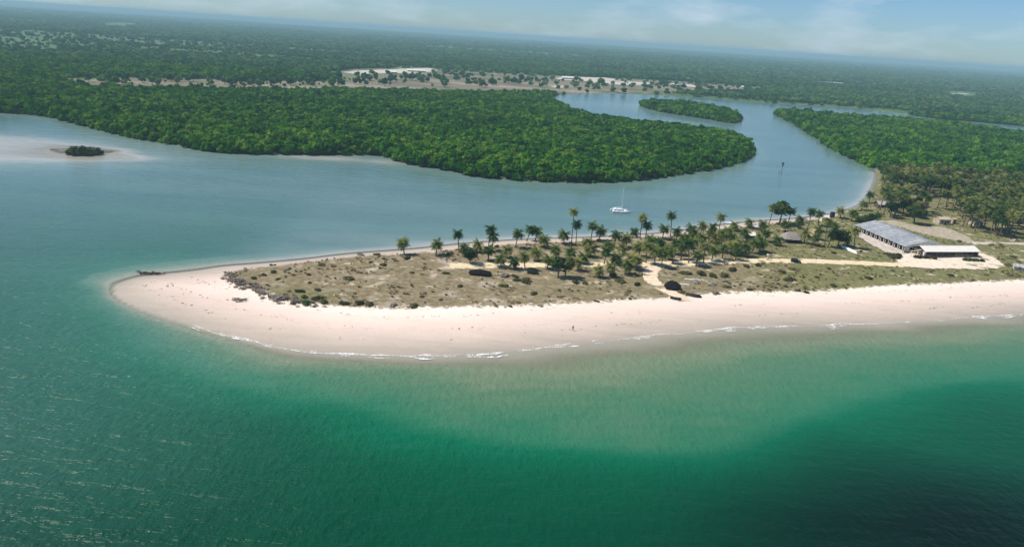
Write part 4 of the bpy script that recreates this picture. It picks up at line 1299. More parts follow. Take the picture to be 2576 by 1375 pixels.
def thatch(name, a, b):
    t = NT(name)
    n = t.noise(1.2, 5.0, 0.7, stretch=(1, 1, 4))
    c = t.mix(t.smooth(n, 0.3, 0.7), a, b)
    MATS[name] = t.done(t.principled(c, 0.95, 0.05, t.bump(n, 0.8, 0.2)))
    return MATS[name]
M_THG = thatch('grey_thatch', (0.19, 0.165, 0.14), (0.36, 0.32, 0.275))
M_THY = thatch('straw_thatch', (0.34, 0.27, 0.13), (0.58, 0.48, 0.26))
M_THD = thatch('dark_thatch', (0.008, 0.007, 0.006), (0.020, 0.017, 0.014))

def gable_house(name, p, L, W, hw, hr, rz, wall, roof, label, cat='building', group=None, sheet=1.0, over=0.5, doors=1, windows=2, open_front=False, drop=0.3):
    """ridge along local x; front towards local -y"""
    t_ = thing(name, p, rz, label, cat, group)
    th = 0.18
    if open_front:
        MB().box((0, W / 2 - th / 2, hw / 2 - drop / 2), (L, th, hw + drop)).build('back_wall', wall, t_)
        n = max(3, int(L / 3.2))
        for i in range(n + 1):
            MB().box((-L / 2 + 0.12 + (L - 0.24) * i / n, -W / 2 + 0.1, hw / 2 - drop / 2), (0.18, 0.18, hw + drop)).build('post', M_TIMB, t_)
        for sx in (-1, 1):
            MB().box((sx * (L / 2 - th / 2), 0.1, hw / 2 - drop / 2), (th, W - 2 * th - 0.3, hw + drop)).build('side_wall', wall, t_)
        MB().box((0, 0, 0.02), (L - 0.5, W - 0.5, 0.2)).build('floor_slab', M_CONC, t_)
    else:
        MB().box((0, 0, hw / 2 - drop / 2), (L, W, hw + drop)).build('wall', wall, t_)
        for i in range(doors):
            x = (i - (doors - 1) / 2) * L / max(doors, 1) + 0.2
            d = MB().box((x, -W / 2 - 0.03, 1.0), (0.95, 0.08, 2.05)).build('door', M_WOODD, t_)
            MB().box((x + 0.3, -W / 2 - 0.09, 1.0), (0.06, 0.05, 0.16)).build('handle', M_CONC, d)
        for i in range(windows):
            x = (i - (windows - 1) / 2) * L / max(windows, 1) + (0.9 if windows == doors else 0) + (L / windows * 0.25 if doors and windows % 2 else 0)
            w = MB().box((x, -W / 2 - 0.02, 1.55), (1.0, 0.06, 1.0)).build('window', M_DARK, t_)
            fr = MB()
            fr.box((x, -W / 2 - 0.06, 2.08), (1.16, 0.07, 0.08)).box((x, -W / 2 - 0.06, 1.02), (1.16, 0.09, 0.08))
            fr.box((x - 0.54, -W / 2 - 0.06, 1.55), (0.08, 0.07, 0.98)).box((x + 0.54, -W / 2 - 0.06, 1.55), (0.08, 0.07, 0.98))
            fr.build('frame', M_TIMB, w)
        for sx in (-1, 1):
            gb = MB()
            x = sx * (L / 2 - 0.02)
            gb.add([(x, -W / 2, hw), (x, W / 2, hw), (x, 0, hw + hr * 0.96), (x - sx * th, -W / 2, hw), (x - sx * th, W / 2, hw), (x - sx * th, 0, hw + hr * 0.96)], [(0, 1, 2), (3, 5, 4), (0, 2, 5, 3), (1, 4, 5, 2)])
            gb.build('gable', wall, t_)
    # roof of separate sheets
    n = max(2, int(round((L + 2 * over) / sheet)))
    sw = (L + 2 * over) / n
    sl = math.hypot(W / 2, hr)
    ex = over / (W / 2)
    me = {}
    for s in (-1, 1):
        mb = MB()
        e = (0, s * (W / 2) * (1 + ex), hw - hr * ex + 0.06)
        r_ = (0, s * 0.02, hw + hr + 0.06)
        prof = [(-0.5, 0.0), (-0.25, 0.045), (0.0, 0.0), (0.25, 0.045), (0.47, 0.0)]
        vs = []
        for (q, dz) in prof:
            for pt in (e, r_):
                vs.append((q * sw, pt[1], pt[2] + dz))
        m = len(vs)
        vs += [(v[0], v[1], v[2] - 0.05) for v in vs]
        fs = []
        for k in range(4):
            a = [2 * k, 2 * k + 2, 2 * k + 3, 2 * k + 1]
            fs.append(tuple(a if s < 0 else a[::-1]))
            fs.append(tuple((x + m for x in (a[::-1] if s < 0 else a))))
        for a, b in ((0, 1), (8, 9)):
            fs.append((a, b, b + m, a + m))
        fs.append((0, 2, 4, 6, 8, 8 + m, 6 + m, 4 + m, 2 + m, m))
        mb.add(vs, fs)
        me[s] = mb.mesh('roof_sheet_shape')
        me[s].materials.append(roof)
    R_ = MB().box((0, 0, hw + hr + 0.13), (L + 2 * over, 0.34, 0.07)).build('ridge_cap', roof, t_)
    for s in (-1, 1):
        for i in range(n):
            o = obj('roof_sheet', me[s], None, t_)
            o.location = (-(L + 2 * over) / 2 + sw * (i + 0.5), 0, 0.004 * ((i * 7) % 5))
    return t_

def ground_at(x, y):
    return Vector((x, y, gz(x, y)))

# the long hall: ridge runs away from the viewer
A_, B_ = at(2197, 562.5, 5.6), at(2343, 622, 5.6)
ang = math.atan2(A_.y - B_.y, A_.x - B_.x)
mid = (A_ + B_) / 2
hall = gable_house('long_hall', ground_at(mid.x + 0.4, mid.y + 2.2), (A_ - B_).length - 5, 22.0, 3.0, 2.6, ang, M_WALLW, M_SHEET, 'long hall with a broad grey blue sheet roof and a black strip under one eave', 'building', None, 1.5, 0.7, doors=0, windows=0)
HL = (A_ - B_).length - 5
# eave shade and dark openings put in as black panels, seaward-left side (local +y side looks left)
for i in range(11):
    x = -HL / 2 + (i + 0.5) * HL / 11
    MB().box((x, 11.03, 1.7), (HL / 11 - 0.5, 0.1, 2.3)).build('opening', M_DARK, hall)
for i in range(12):
    x = -HL / 2 + i * HL / 11
    MB().box((x, 11.9, 1.2), (0.25, 0.25, 3.0)).build('veranda_post', M_WALLW, hall)
for i in range(4):
    w = MB().box((HL / 2 * 0 - HL / 2 - 0.03, -7.5 + i * 5.0, 1.7), (0.08, 1.6, 1.3)).build('window', M_DARK, hall)

# the white pavilion facing the viewer
L_, R_ = at(2327, 641.5, 3.0), at(2466, 641.5, 3.0)
angp = math.atan2(R_.y - L_.y, R_.x - L_.x)
mp_ = (L_ + R_) / 2
nrm_ = Vector((-math.sin(angp), math.cos(angp), 0))
cp = mp_ + nrm_ * 4.6
PL = (R_ - L_).length - 1.0
pav = gable_house('white_pavilion', ground_at(cp.x, cp.y), PL, 8.0, 3.0, 1.5, angp, M_WALLB, M_SHEETW, 'open fronted pavilion with a long white roof and dark wall', 'building', None, 1.3, 0.6, open_front=True)
MB().box((-PL * 0.10, -2.2, 1.5), (PL * 0.42, 0.2, 2.8)).build('front_wall', M_WALLB, pav)
MB().box((-PL * 0.5 - 0.55, -4.1, 1.3), (0.9, 0.9, 2.8)).build('corner_pier', M_WALLW, pav)

# hedges beside the pavilion
for (a, b, lab) in (((2420, 655), (2472, 658), 'clipped dark hedge in front of the right half of the white pavilion'), ((2296, 648), (2352, 652), 'ragged dark hedge left of the white pavilion behind the frame')):
    p0, p1 = on(*a), on(*b)
    t_ = thing('hedge', (p0 + p1) / 2, 0, lab, 'hedge')
    n = 6
    for i in range(n):
        o = obj('hedge_bush', SHRO[i % 5] if 'clipped' in lab else SHRB[i % 5], None, t_)
        o.location = (p1 - p0) * ((i + 0.5) / n - 0.5) + Vector((0, 0, 0.1))
        o.scale = (1.35, 1.1, 1.3)
        o.rotation_euler = (0, 0, i * 1.1)

# white gate frame at the left of the yard
p0, p1 = on(2290, 646), on(2324, 641)
v = p1 - p0
t_ = thing('gate_frame', p0, math.atan2(v.y, v.x), 'white timber gate frame between the hall and the white pavilion', 'frame')
for x in (0.0, v.length / 2, v.length):
    MB().box((x, 0, 1.2), (0.28, 0.28, 2.9)).build('post', M_SHEETW, t_)
MB().box((v.length / 2, 0, 2.72), (v.length + 0.8, 0.34, 0.25)).build('beam', M_SHEETW, t_)

# small houses and huts
def round_hut(p, r, hw, hr, wall, roof, label, door=True):
    t_ = thing('thatched_hut', p, 0, label, 'hut')
    n = 16
    mb = MB()
    vs = [(math.cos(2 * math.pi * k / n) * r * 0.82, math.sin(2 * math.pi * k / n) * r * 0.82, z) for z in (-0.3, hw) for k in range(n)]
    mb.add(vs, [(k, (k + 1) % n, n + (k + 1) % n, n + k) for k in range(n)])
    mb.build('wall', wall, t_)
    mb = MB()
    rings = [(1.12, hw - 0.45), (1.0, hw), (0.66, hw + hr * 0.42), (0.32, hw + hr * 0.78), (0.05, hw + hr)]
    vs = []
    for q, z in rings:
        for k in range(n * 2):
            a = math.pi * k / n
            j = 1 + 0.05 * math.sin(k * 2.7) * (q > 0.9)
            vs.append((math.cos(a) * r * q * j, math.sin(a) * r * q * j, z))
    m = n * 2
    fs = [(i * m + k, i * m + (k + 1) % m, (i + 1) * m + (k + 1) % m, (i + 1) * m + k) for i in range(4) for k in range(m)]
    fs.append(tuple(4 * m + k for k in range(m)))
    mb.add(vs, fs)
    rf = mb.build('roof', roof, t_)
    MB().tube([(0, 0, hw + hr - 0.1), (0.02, 0, hw + hr + 0.35)], [0.16, 0.06], 6).build('finial', roof, rf)
    if door:
        MB().box((0, -r * 0.82 - 0.02, 0.9), (r * 0.75, 0.16, 1.9)).build('door', M_DARK, t_)
    return t_

def hip_hut(p, L, W, hw, hr, rz, wall, roof, label, name='thatched_hut', front_open=True):
    t_ = thing(name, p, rz, label, 'hut')
    MB().box((0, 0.3, hw / 2 - 0.15), (L, W - 0.6, hw + 0.3)).build('wall', wall, t_)
    if front_open:
        MB().box((0, -W / 2 + 0.58, hw * 0.48), (L * 0.7, 0.1, hw * 0.8)).build('opening', M_DARK, t_)
        for x in (-L / 2 + 0.2, 0, L / 2 - 0.2):
            MB().tube([(x, -W / 2 - 0.1, -0.3), (x, -W / 2 - 0.1, hw)], 0.09, 6).build('post', M_TIMB, t_)
    o = 0.8
    rnd = random.Random(int(abs(p.x) * 10))
    mb = MB()
    n = 10
    ridge = L * 0.22
    rings = []
    for t, z in ((1.0, hw - 0.35), (0.9, hw + 0.1), (0.55, hw + hr * 0.5), (0.2, hw + hr * 0.88), (0.0, hw + hr)):
        ring = []
        for k in range(36):
            a = 2 * math.pi * k / 36
            sx = math.copysign(abs(math.cos(a)) ** 0.5, math.cos(a))
            sy = math.copysign(abs(math.sin(a)) ** 0.5, math.sin(a))
            j = 1 + 0.035 * rnd.uniform(-1, 1)
            ring.append((sx * (ridge + (L / 2 + o - ridge) * t) * j, sy * (0.1 + (W / 2 + o) * t) * j, z + rnd.uniform(-.06, .06)))
        rings.append(ring)
    vs = [v for r_ in rings for v in r_]
    fs = [(i * 36 + k, i * 36 + (k + 1) % 36, (i + 1) * 36 + (k + 1) % 36, (i + 1) * 36 + k) for i in range(4) for k in range(36)]
    fs.append(tuple(4 * 36 + k for k in range(36)))
    mb.add(vs, fs)
    rf = mb.build('roof', roof, t_)
    MB().tube([(-ridge, 0, hw + hr), (0, 0, hw + hr + 0.05), (ridge, 0, hw + hr)], 0.16, 6).build('ridge_roll', roof, rf)
    return t_

hip_hut(on(1988, 607), 8.2, 6.5, 2.2, 2.6, 0.12, M_WALLB, M_THG, 'hut with a wide pale grey thatch and a dark open front')
hip_hut(on(2043, 598), 5.2, 4.6, 2.0, 2.4, -0.3, M_WALLT, M_THY, 'small hut under a straw yellow thatch left of the tall dark tree', front_open=False)
gable_house('white_cottage', on(2072, 556), 4.2, 3.6, 2.4, 1.0, 0.1, M_WALLW, M_SHEETW, 'tiny white cottage beside the dark water tank', 'house', None, 0.9, 0.35, doors=1, windows=1)
gable_house('grey_cottage', on(1882, 601), 5.0, 4.2, 2.5, 1.2, 0.05, M_CONC, M_SHEETW, 'small grey cottage with a cream roof among the palms', 'house', None, 0.9, 0.4, doors=1, windows=2)
gable_house('tan_house', on(2368, 562), 7.4, 5.0, 3.0, 0.9, 0.2, M_WALLT, M_WALLT, 'tan house in the sandy clearing right of the big round tree', 'house', None, 1.2, 0.3, doors=1, windows=2)
gable_house('tan_outhouse', on(2396, 562), 2.4, 2.4, 2.8, 0.5, 0.2, M_WALLT, M_WALLT, 'narrow tan outhouse right of the tan house', 'house', None, 1.2, 0.2, doors=1, windows=0)
gable_house('creek_house', on(2222, 520), 9.5, 5.0, 2.2, 1.5, 0.15, M_WALLB, M_RUST, 'low house with a dull mauve grey roof by the creek shore', 'house', None, 1.1, 0.7, doors=2, windows=2)
gable_house('yellow_roof_house', on(2452, 566), 6.5, 4.5, 2.3, 1.2, 0.3, M_WALLT, M_THY, 'house with a bright straw roof in the grove', 'house', None, 1.0, 0.5, doors=1, windows=2)
gable_house('field_shed', on(2578, 680), 9.0, 6.0, 1.8, 0.7, -0.5, M_CONC, M_RUST, 'pale sheet roofed shed at the right edge of the field', 'shed', None, 1.2, 0.5, doors=1, windows=2)
hip_hut(on(1207, 690), 7.0, 2.8, 0.9, 0.9, -0.06, M_WALLB, M_THD, 'low dark thatched shed on the dune left of the palms', front_open=False)
hip_hut(on(1691, 726), 4.6, 3.6, 1.3, 1.7, -0.25, M_WALLB, M_THD, 'black thatched shelter beside the bending beach path', front_open=False)

# steep A-frame hut in the grove
p = on(2530, 536)
t_ = thing('a_frame_hut', p, 0.35, 'steep grey A-frame thatched hut in the grove at the right edge', 'hut')
for s in (-1, 1):
    mb = MB()
    q = [(s * 3.3, -3.4, -0.2), (s * 3.3, 3.4, -0.2), (0, 3.1, 8.2), (0, -3.9, 8.2)]
    mb.add(q + [(x - s * 0.35, y, z - 0.12) for x, y, z in q], [(0, 1, 2, 3), (7, 6, 5, 4), (0, 4, 5, 1), (1, 5, 6, 2), (3, 2, 6, 7), (0, 3, 7, 4)])
    mb.build('roof_slope', M_THG, t_)
MB().add([(-2.9, -3.0, -0.2), (2.9, -3.0, -0.2), (0, -3.2, 7.6), (-2.9, -2.8, -0.2), (2.9, -2.8, -0.2), (0, -3.0, 7.6)], [(0, 1, 2), (3, 5, 4)]).build('front_wall', M_WOODD, t_)
MB().box((0.2, -3.2, 1.0), (1.0, 0.14, 2.1)).build('door', M_DARK, t_)
MB().tube([(0, -4.1, 8.3), (0, 3.2, 8.3)], 0.14, 6).build('ridge_pole', M_TIMB, t_)

# water tank on its stand
p = on(2089, 566)
t_ = thing('water_tank', p, 0.1, 'dark square water tank on a tall stand by the creek', 'water tank')
for sx in (-1, 1):
    for sy in (-1, 1):
        MB().tube([(sx * 0.85, sy * 0.85, -0.4), (sx * 0.7, sy * 0.7, 4.2)], 0.09, 6).build('leg', M_WOODD, t_)
MB().box((0, 0, 4.25), (2.1, 2.1, 0.14)).build('platform', M_WOODD, t_)
tk = MB().box((0, 0, 5.75), (1.9, 1.9, 2.8), 0, 0.95).build('tank', plain('black_plastic', (0.02, 0.02, 0.022), 0.5, 0.4, 0.2), t_)
MB().tube([(0, 0, 7.15), (0, 0, 7.32)], [0.4, 0.35], 10).build('lid', MATS['black_plastic'], tk)

# far buildings beyond the flat: long low sheds with pale roofs
for (x, y, L, lab) in [(1048, 181, 60, 'long white roofed shed behind the far sand flat'), (985, 185, 34, 'short white roofed shed left of the long far shed'), (1430, 199, 46, 'pale roofed shed far behind the creek mouth'), (1735, 204, 42, 'pale roofed shed above the creek island'),
                       (1660, 199, 40, 'grey roofed far shed with open flat beside it'), (2072, 214, 44, 'white roofed house on the far green field'), (1700, 222, 26, 'small far house near the far creek shore'), (1870, 222, 22, 'small pale far house right of the creek island')]:
    p = at(x, y, 2.0)
    p = ground_at(p.x, p.y)
    gable_house('long_shed', p, L * 0.62, 11, 3.6, 2.2, 0.06, M_WALLW, M_SHEETW, lab, 'shed', 'far sheds inland', 3.0, 0.6, doors=2, windows=4)

# ------------------------------------------------------------------ boats
M_HULLW = plain('white_hull', (0.78, 0.80, 0.80), 0.35, 0.5, 0.06, 1.0)
M_HULLD = plain('tarred_hull', (0.022, 0.018, 0.015), 0.6, 0.3, 0.3, 2.0)
M_GLASS = plain('dark_glass', (0.02, 0.03, 0.035), 0.1, 0.5, 0.1)
M_ALU = plain('alloy', (0.62, 0.66, 0.67), 0.4, 0.5, 0.05, metallic=0.3)

def hull_mesh(L, W, H, deck=True, sheer=0.25, wide_stern=0.75, thick=0.06):
    mb = MB()
    n, m = 14, 7
    def ring(inset, zoff, topk=1.0):
        vs = []
        for i in range(n + 1):
            t = i / n
            w = W / 2 * (min(1.0, (wide_stern + (1 - wide_stern) * min(t * 2.2, 1)) ) * (1 - max(0, (t - 0.5) / 0.5) ** 2.2)) - inset
            w = max(w, 0.01)
            zt = H * (1 + sheer * (2 * abs(t - 0.4)) ** 2) * topk
            zb = H * 0.05 + H * 0.6 * max(0, (t - 0.78) / 0.22) ** 2 + zoff
            for k in range(m):
                a = math.pi * k / (m - 1)
                x = math.cos(a)
                y = math.copysign(abs(x) ** 0.7, x) * w
                z = zt - (zt - zb) * (math.sin(a) ** 0.55)
                vs.append((L * (t - 0.5) + (inset if i == 0 else (-inset if i == n else 0)), y, z))
        return vs
    o = ring(0, 0)
    fs = [(i * m + k, (i + 1) * m + k, (i + 1) * m + k + 1, i * m + k + 1) for i in range(n) for k in range(m - 1)]
    fs.append(tuple(range(m)))
    mb.add(o, fs)
    if deck:
        mb.add([o[i * m] for i in range(n + 1)] + [o[i * m + m - 1] for i in range(n + 1)], [(i, n + 1 + i, n + 2 + i, i + 1) for i in range(n)])
    else:
        q = ring(thick, thick)
        mb.add(q, [f[::-1] for f in fs])
        b = len(mb.v) - 2 * len(o)
        rim = []
        for i in range(n):
            for k in (0, m - 1):
                rim.append((b + i * m + k, b + (i + 1) * m + k, b + len(o) + (i + 1) * m + k, b + len(o) + i * m + k))
        mb.f += rim
    return mb

# moored catamaran
p = at(1561, 533)
t_ = thing('catamaran', (p.x, p.y, 0), math.radians(8), 'white sailing catamaran moored alone on the lagoon', 'catamaran')
for s in (-1, 1):
    mb = hull_mesh(10.4, 1.5, 1.15, True, 0.15, 0.8)
    mb.v = [(x, y + s * 2.2, z - 0.3) for x, y, z in mb.v]
    mb.build('hull', M_HULLW, t_, True)
MB().box((-0.6, 0, 0.85), (7.4, 3.6, 0.35)).build('bridge_deck', M_HULLW, t_)
cb = MB().add([(-2.8, -1.9, 1.02), (2.3, -1.7, 1.02), (2.3, 1.7, 1.02), (-2.8, 1.9, 1.02), (-2.5, -1.5, 1.72), (1.2, -1.2, 1.72), (1.2, 1.2, 1.72), (-2.5, 1.5, 1.72)],
              [(4, 5, 6, 7), (0, 1, 5, 4), (1, 2, 6, 5), (2, 3, 7, 6), (3, 0, 4, 7)]).build('cabin', M_HULLW, t_)
for s in (-1, 1):
    MB().add([(-2.3, s * 1.79, 1.25), (1.5, s * 1.60, 1.25), (1.1, s * 1.42, 1.55), (-2.2, s * 1.64, 1.55), (-2.3, s * 1.84, 1.25), (1.5, s * 1.65, 1.25), (1.1, s * 1.47, 1.55), (-2.2, s * 1.69, 1.55)],
             [(0, 1, 2, 3), (7, 6, 5, 4), (0, 4, 5, 1), (3, 2, 6, 7)]).build('window', M_GLASS, cb)
MB().box((-3.4, 0, 1.9), (2.0, 2.8, 0.08)).build('cockpit_roof', M_HULLW, t_)
for s in (-1, 1):
    MB().tube([(-4.4, s * 1.4, 1.0), (-4.3, s * 1.3, 1.87)], 0.05, 6).build('roof_post', M_ALU, t_)
ms = MB().tube([(0.7, 0, 1.0), (0.62, 0, 8), (0.5, 0, 14.2)], [0.20, 0.19, 0.14], 8).build('mast', M_ALU, t_)
MB().tube([(0.6, 0, 2.3), (-3.6, 0, 2.4)], [0.1, 0.08], 6).build('boom', M_ALU, ms)
MB().tube([(0.3, 0, 2.5), (-3.3, 0, 2.6)], [0.18, 0.12], 8).build('furled_sail', M_HULLW, ms)
for e in ((4.6, 0, 1.0), (-1.4, 2.3, 0.9), (-1.4, -2.3, 0.9)):
    MB().tube([(0.52, 0, 13.4), e], 0.02, 4).build('stay', M_ALU, ms)
MB().tube([(4.2, -2.3, 0.85), (4.2, 2.3, 0.85)], 0.09, 6).build('crossbeam', M_ALU, t_)

# small boats
def dinghy(p, L, W, H, rz, mat, label, upturned=False, deck=False):
    t_ = thing('rowing_boat', p, rz, label, 'boat')
    hb_ = hull_mesh(L, W, H, deck)
    if upturned:
        hb_.v = [(x, -y, H * 1.1 - z) for x, y, z in hb_.v]
    hb_.build('hull', mat, t_, True)
    if upturned:
        MB().tube([(-L * 0.45, 0, H * 1.06), (L * 0.36, 0, H * 1.06)], 0.05, 5).build('keel', mat, t_)
    else:
        for x in (-L * 0.2, L * 0.12):
            MB().box((x, 0, H * 0.75), (0.28, W * 0.78, 0.05)).build('thwart', M_TIMB, t_)
    return t_

dinghy(on(1745, 745), 5.8, 1.9, 0.9, -0.25, M_HULLD, 'black upturned boat on the sand at the top of the beach', True)
dinghy(on(1700, 753), 4.0, 1.5, 0.7, -0.35, M_HULLD, 'small black open boat where the path meets the beach')
p0, p1 = on(2117, 621), on(2156, 638)
v = p1 - p0
dinghy((p0 + p1) / 2, max(v.length, 8), 1.7, 0.9, math.atan2(v.y, v.x), M_HULLW, 'long white upturned boat on the grass left of the hall', True)
p = at(1831, 563)
dinghy((p.x, p.y, -0.12), 5.2, 1.9, 0.9, 0.1, M_HULLW, 'small white boat afloat behind the palms at the lagoon edge', False, True)
p = on(1905, 571)
dinghy(p, 4.6, 1.8, 0.8, 0.3, M_HULLW, 'small white boat pulled up on the lagoon shore', True)

# ------------------------------------------------------------------ dark car on the track
M_PAINT = plain('dark_car_paint', (0.018, 0.016, 0.013), 0.3, 0.5, 0.1)
M_TYRE = plain('tyre_rubber', (0.015, 0.015, 0.015), 0.85, 0.2, 0.1)
p = on(2001, 660)
t_ = thing('parked_car', p + Vector((0, 0, 0.05)), -0.15, 'dark boxy car standing on the sand track', 'car')
side = [(-2.0, 0.35), (2.0, 0.35), (2.05, 0.7), (1.95, 0.95), (1.05, 1.08), (0.65, 1.66), (0.3, 1.75), (-1.75, 1.75), (-1.98, 1.1), (-2.05, 0.75)]
mb = MB()
n = len(side)
vs = []
for y, k in ((-0.88, 1.0), (-0.80, 1.0), (0.80, 1.0), (0.88, 1.0)):
    for (x, z) in side:
        inset = 0.14 * max(0, (z - 1.05) / 0.7)
        yy = y - math.copysign(inset, y)
        vs.append((x * (0.985 if abs(y) > 0.85 else 1.0), yy, z - (0.02 if abs(y) > 0.85 and z > 1 else 0)))
fs = [tuple(range(n)), tuple(3 * n + k for k in range(n))[::-1]]
for r_ in range(3):
    fs += [(r_ * n + k, (r_ + 1) * n + k, (r_ + 1) * n + (k + 1) % n, r_ * n + (k + 1) % n) for k in range(n)]
mb.add(vs, fs)
bd = mb.build('body', M_PAINT, t_)
for s in (-1, 1):
    for (x0, x1) in ((-1.7, -0.7), (-0.62, 0.55)):
        y0, y1 = s * 0.885, s * 0.79
        MB().add([(x0, y0, 1.12), (x1 + (0.3 if x1 > 0 else 0), y0, 1.12), (x1, y1, 1.6), (x0 + 0.05, y1, 1.6)], [(0, 1, 2, 3)]).build('window', M_GLASS, bd)
    MB().box((2.03, s * 0.6, 0.8), (0.06, 0.3, 0.16)).build('headlight', M_HULLW, bd)
MB().add([(1.04, -0.72, 1.11), (1.04, 0.72, 1.11), (0.68, 0.66, 1.64), (0.68, -0.66, 1.64)], [(0, 1, 2, 3)]).build('windscreen', M_GLASS, bd)
for x in (-1.3, 1.3):
    for s in (-1, 1):
        wv = MB().tube([(x, s * 0.72, 0.36), (x, s * 0.93, 0.36)], 0.36, 16).build('wheel', M_TYRE, t_)
        MB().tube([(x, s * 0.925, 0.36), (x, s * 0.945, 0.36)], 0.2, 12).build('rim', M_ALU, wv)

# ------------------------------------------------------------------ posts and marks
p = at(1965, 440)
t_ = thing('channel_marker', (p.x, p.y, -3.0), 0, 'dark channel marker with a basket topmark on a thin pole in the creek', 'channel marker')
MB().tube([(0, 0, 0), (0.05, 0, 12.2)], [0.16, 0.12], 8).build('pole', M_WOODD, t_)
tm = MB()
for k in range(8):
    a = 2 * math.pi * k / 8
    tm.tube([(math.cos(a) * 0.35, math.sin(a) * 0.35, 9.6), (math.cos(a) * 0.95, math.sin(a) * 0.95, 12.4)], 0.09, 5)
for z, r_ in ((9.6, 0.4), (10.6, 0.62), (11.5, 0.8), (12.4, 0.98)):
    for k in range(8):
        a, b = 2 * math.pi * k / 8, 2 * math.pi * (k + 1) / 8
        tm.tube([(math.cos(a) * r_, math.sin(a) * r_, z), (math.cos(b) * r_, math.sin(b) * r_, z)], 0.12, 4)
tm.build('topmark', M_WOODD, t_)
q = MB().tube([(-1.9, -0.4, 0), (-1.9, -0.4, 6.4)], [0.14, 0.1], 6).build('side_pile', M_WOODD, t_)
MB().tube([(-1.9, -0.4, 5.0), (0, 0, 5.2)], 0.06, 5).build('brace', M_WOODD, t_)

p = on(2162, 646)
t_ = thing('signpost', p, 0.1, 'thin dark signpost on the grass left of the hall', 'signpost')
MB().tube([(0, 0, -0.4), (0, 0, 3.0)], 0.07, 6).build('pole', M_WOODD, t_)
MB().box((0, -0.09, 2.6), (1.0, 0.06, 0.7)).build('board', M_WOODD, t_)

p = on(1930, 654)
t_ = thing('marker_post', p, 0, 'cream painted marker with a round head at the edge of the sand track', 'marker post')
MB().box((0, 0, 0.45), (1.3, 0.8, 1.3), 0, 0.8).build('plinth', M_YARD, t_)
MB().tube([(0.1, 0, 1.1), (0.15, 0, 1.9)], [0.28, 0.22], 8).build('neck', M_YARD, t_)
hd = MB(); icoball(hd, 0.55, 3, 2, 0.06, 0.9, 2.3)
hd.build('head', M_YARD, t_, True)
p = on(2385, 604)
t_ = thing('lamp_post', p, 0, 'white post standing behind the white pavilion roof', 'post')
MB().tube([(0, 0, -0.3), (0, 0, 4.2)], [0.10, 0.07], 8).build('pole', M_SHEETW, t_)
MB().box((0, -0.25, 4.25), (0.2, 0.7, 0.14)).build('head', M_SHEETW, t_)

# ------------------------------------------------------------------ flotsam
def driftwood(p, n, R, label, mat, zk=1.0):
    t_ = thing('driftwood_pile', p, 0, label, 'driftwood')
    r_ = random.Random(n)
    for k in range(n):
        a = r_.uniform(-0.5, 0.5)
        c = Vector((r_.gauss(0, R * 0.45), r_.gauss(0, R * 0.16), r_.uniform(0.1, 0.5) * zk))
        l = r_.uniform(0.8, 2.2)
        e = Vector((math.cos(a) * l, math.sin(a) * l, r_.uniform(-0.15, 0.45)))
        MB().tube([c - e * 0.5, c + Vector((0, 0, r_.uniform(0, .2))), c + e * 0.5], [0.14, 0.12, 0.05], 5).build('branch', mat, t_)
driftwood(on(598, 754), 26, 4.2, 'grey driftwood pile on the pale sand below the dune edge', plain('grey_driftwood', (0.22, 0.19, 0.16), 0.9, 0.1, 0.3))
pd = at(386, 690)
driftwood(Vector((pd.x, pd.y, 0.0)), 34, 4.6, 'dark tangle of branches at the waterline near the tip', plain('wet_driftwood', (0.035, 0.035, 0.028), 0.8, 0.2, 0.3), 1.5)
rk = at(160, 379)
t_ = thing('rock_ledge', (rk.x, rk.y, 0), 0.0, 'low grey rock ledge at the left end of the islet', 'rock')
for k in range(7):
    r_ = random.Random(k)
    mb = MB(); icoball(mb, r_.uniform(1.2, 2.4), 30 + k, 2, 0.3, 0.35, 0.2)
    o = mb.build('rock', plain('wet_rock', (0.14, 0.13, 0.115), 0.8, 0.3, 0.3), t_)
    o.location = (k * 1.9 - 6, r_.uniform(-2.0, 2.0), 0)
    o.scale = (1.5, 1.2, 1)

# pale slabs by the beach path
for n_, (x, y, l, rz, lab) in enumerate([(1745, 704, 7.0, 0.05, 'long pale slab of rubble right of the black shelter'), (1722, 716, 3.6, -0.1, 'short grey green slab touching the black shelter')]):
    p = on(x, y)
    t_ = thing('rubble_slab', p, rz, lab, 'slab')
    for k in range(4):
        r_ = random.Random(n_ * 10 + k)
        MB().box((0, 0, 0.12), (l / 4 * 0.97, 1.5 + r_.uniform(-.3, .3), 0.3), r_.uniform(-.06, .06), 0.93).build('block', M_CONC, t_).location = (l / 4 * (k - 1.5), r_.uniform(-.15, .15), r_.uniform(-.04, .06))

# ------------------------------------------------------------------ the walker on the beach
M_SKIN = plain('skin', (0.16, 0.085, 0.055), 0.6, 0.3, 0.1)
M_SHIRT = plain('plum_shirt', (0.13, 0.06, 0.065), 0.9, 0.1, 0.15)
M_SHORTS = plain('dark_shorts', (0.05, 0.04, 0.045), 0.9, 0.1, 0.15)
M_HAIR = plain('black_hair', (0.012, 0.010, 0.009), 0.7, 0.2, 0.1)

def skin(name, verts, edges, radii, mat, parent, root=0, sub=2):
    me = bpy.data.meshes.new(name)
    me.from_pydata(verts, edges, [])
    me.materials.append(mat)
    o = bpy.data.objects.new(name, me)
    COL.objects.link(o)
    o.parent = parent
    o.modifiers.new('skin', 'SKIN').use_smooth_shade = True
    for i, r in enumerate(radii):
        me.skin_vertices[0].data[i].radius = (r, r) if isinstance(r, (int, float)) else r
        me.skin_vertices[0].data[i].use_root = i == root
    s = o.modifiers.new('sub', 'SUBSURF')
    s.levels = sub
    s.render_levels = sub
    return o

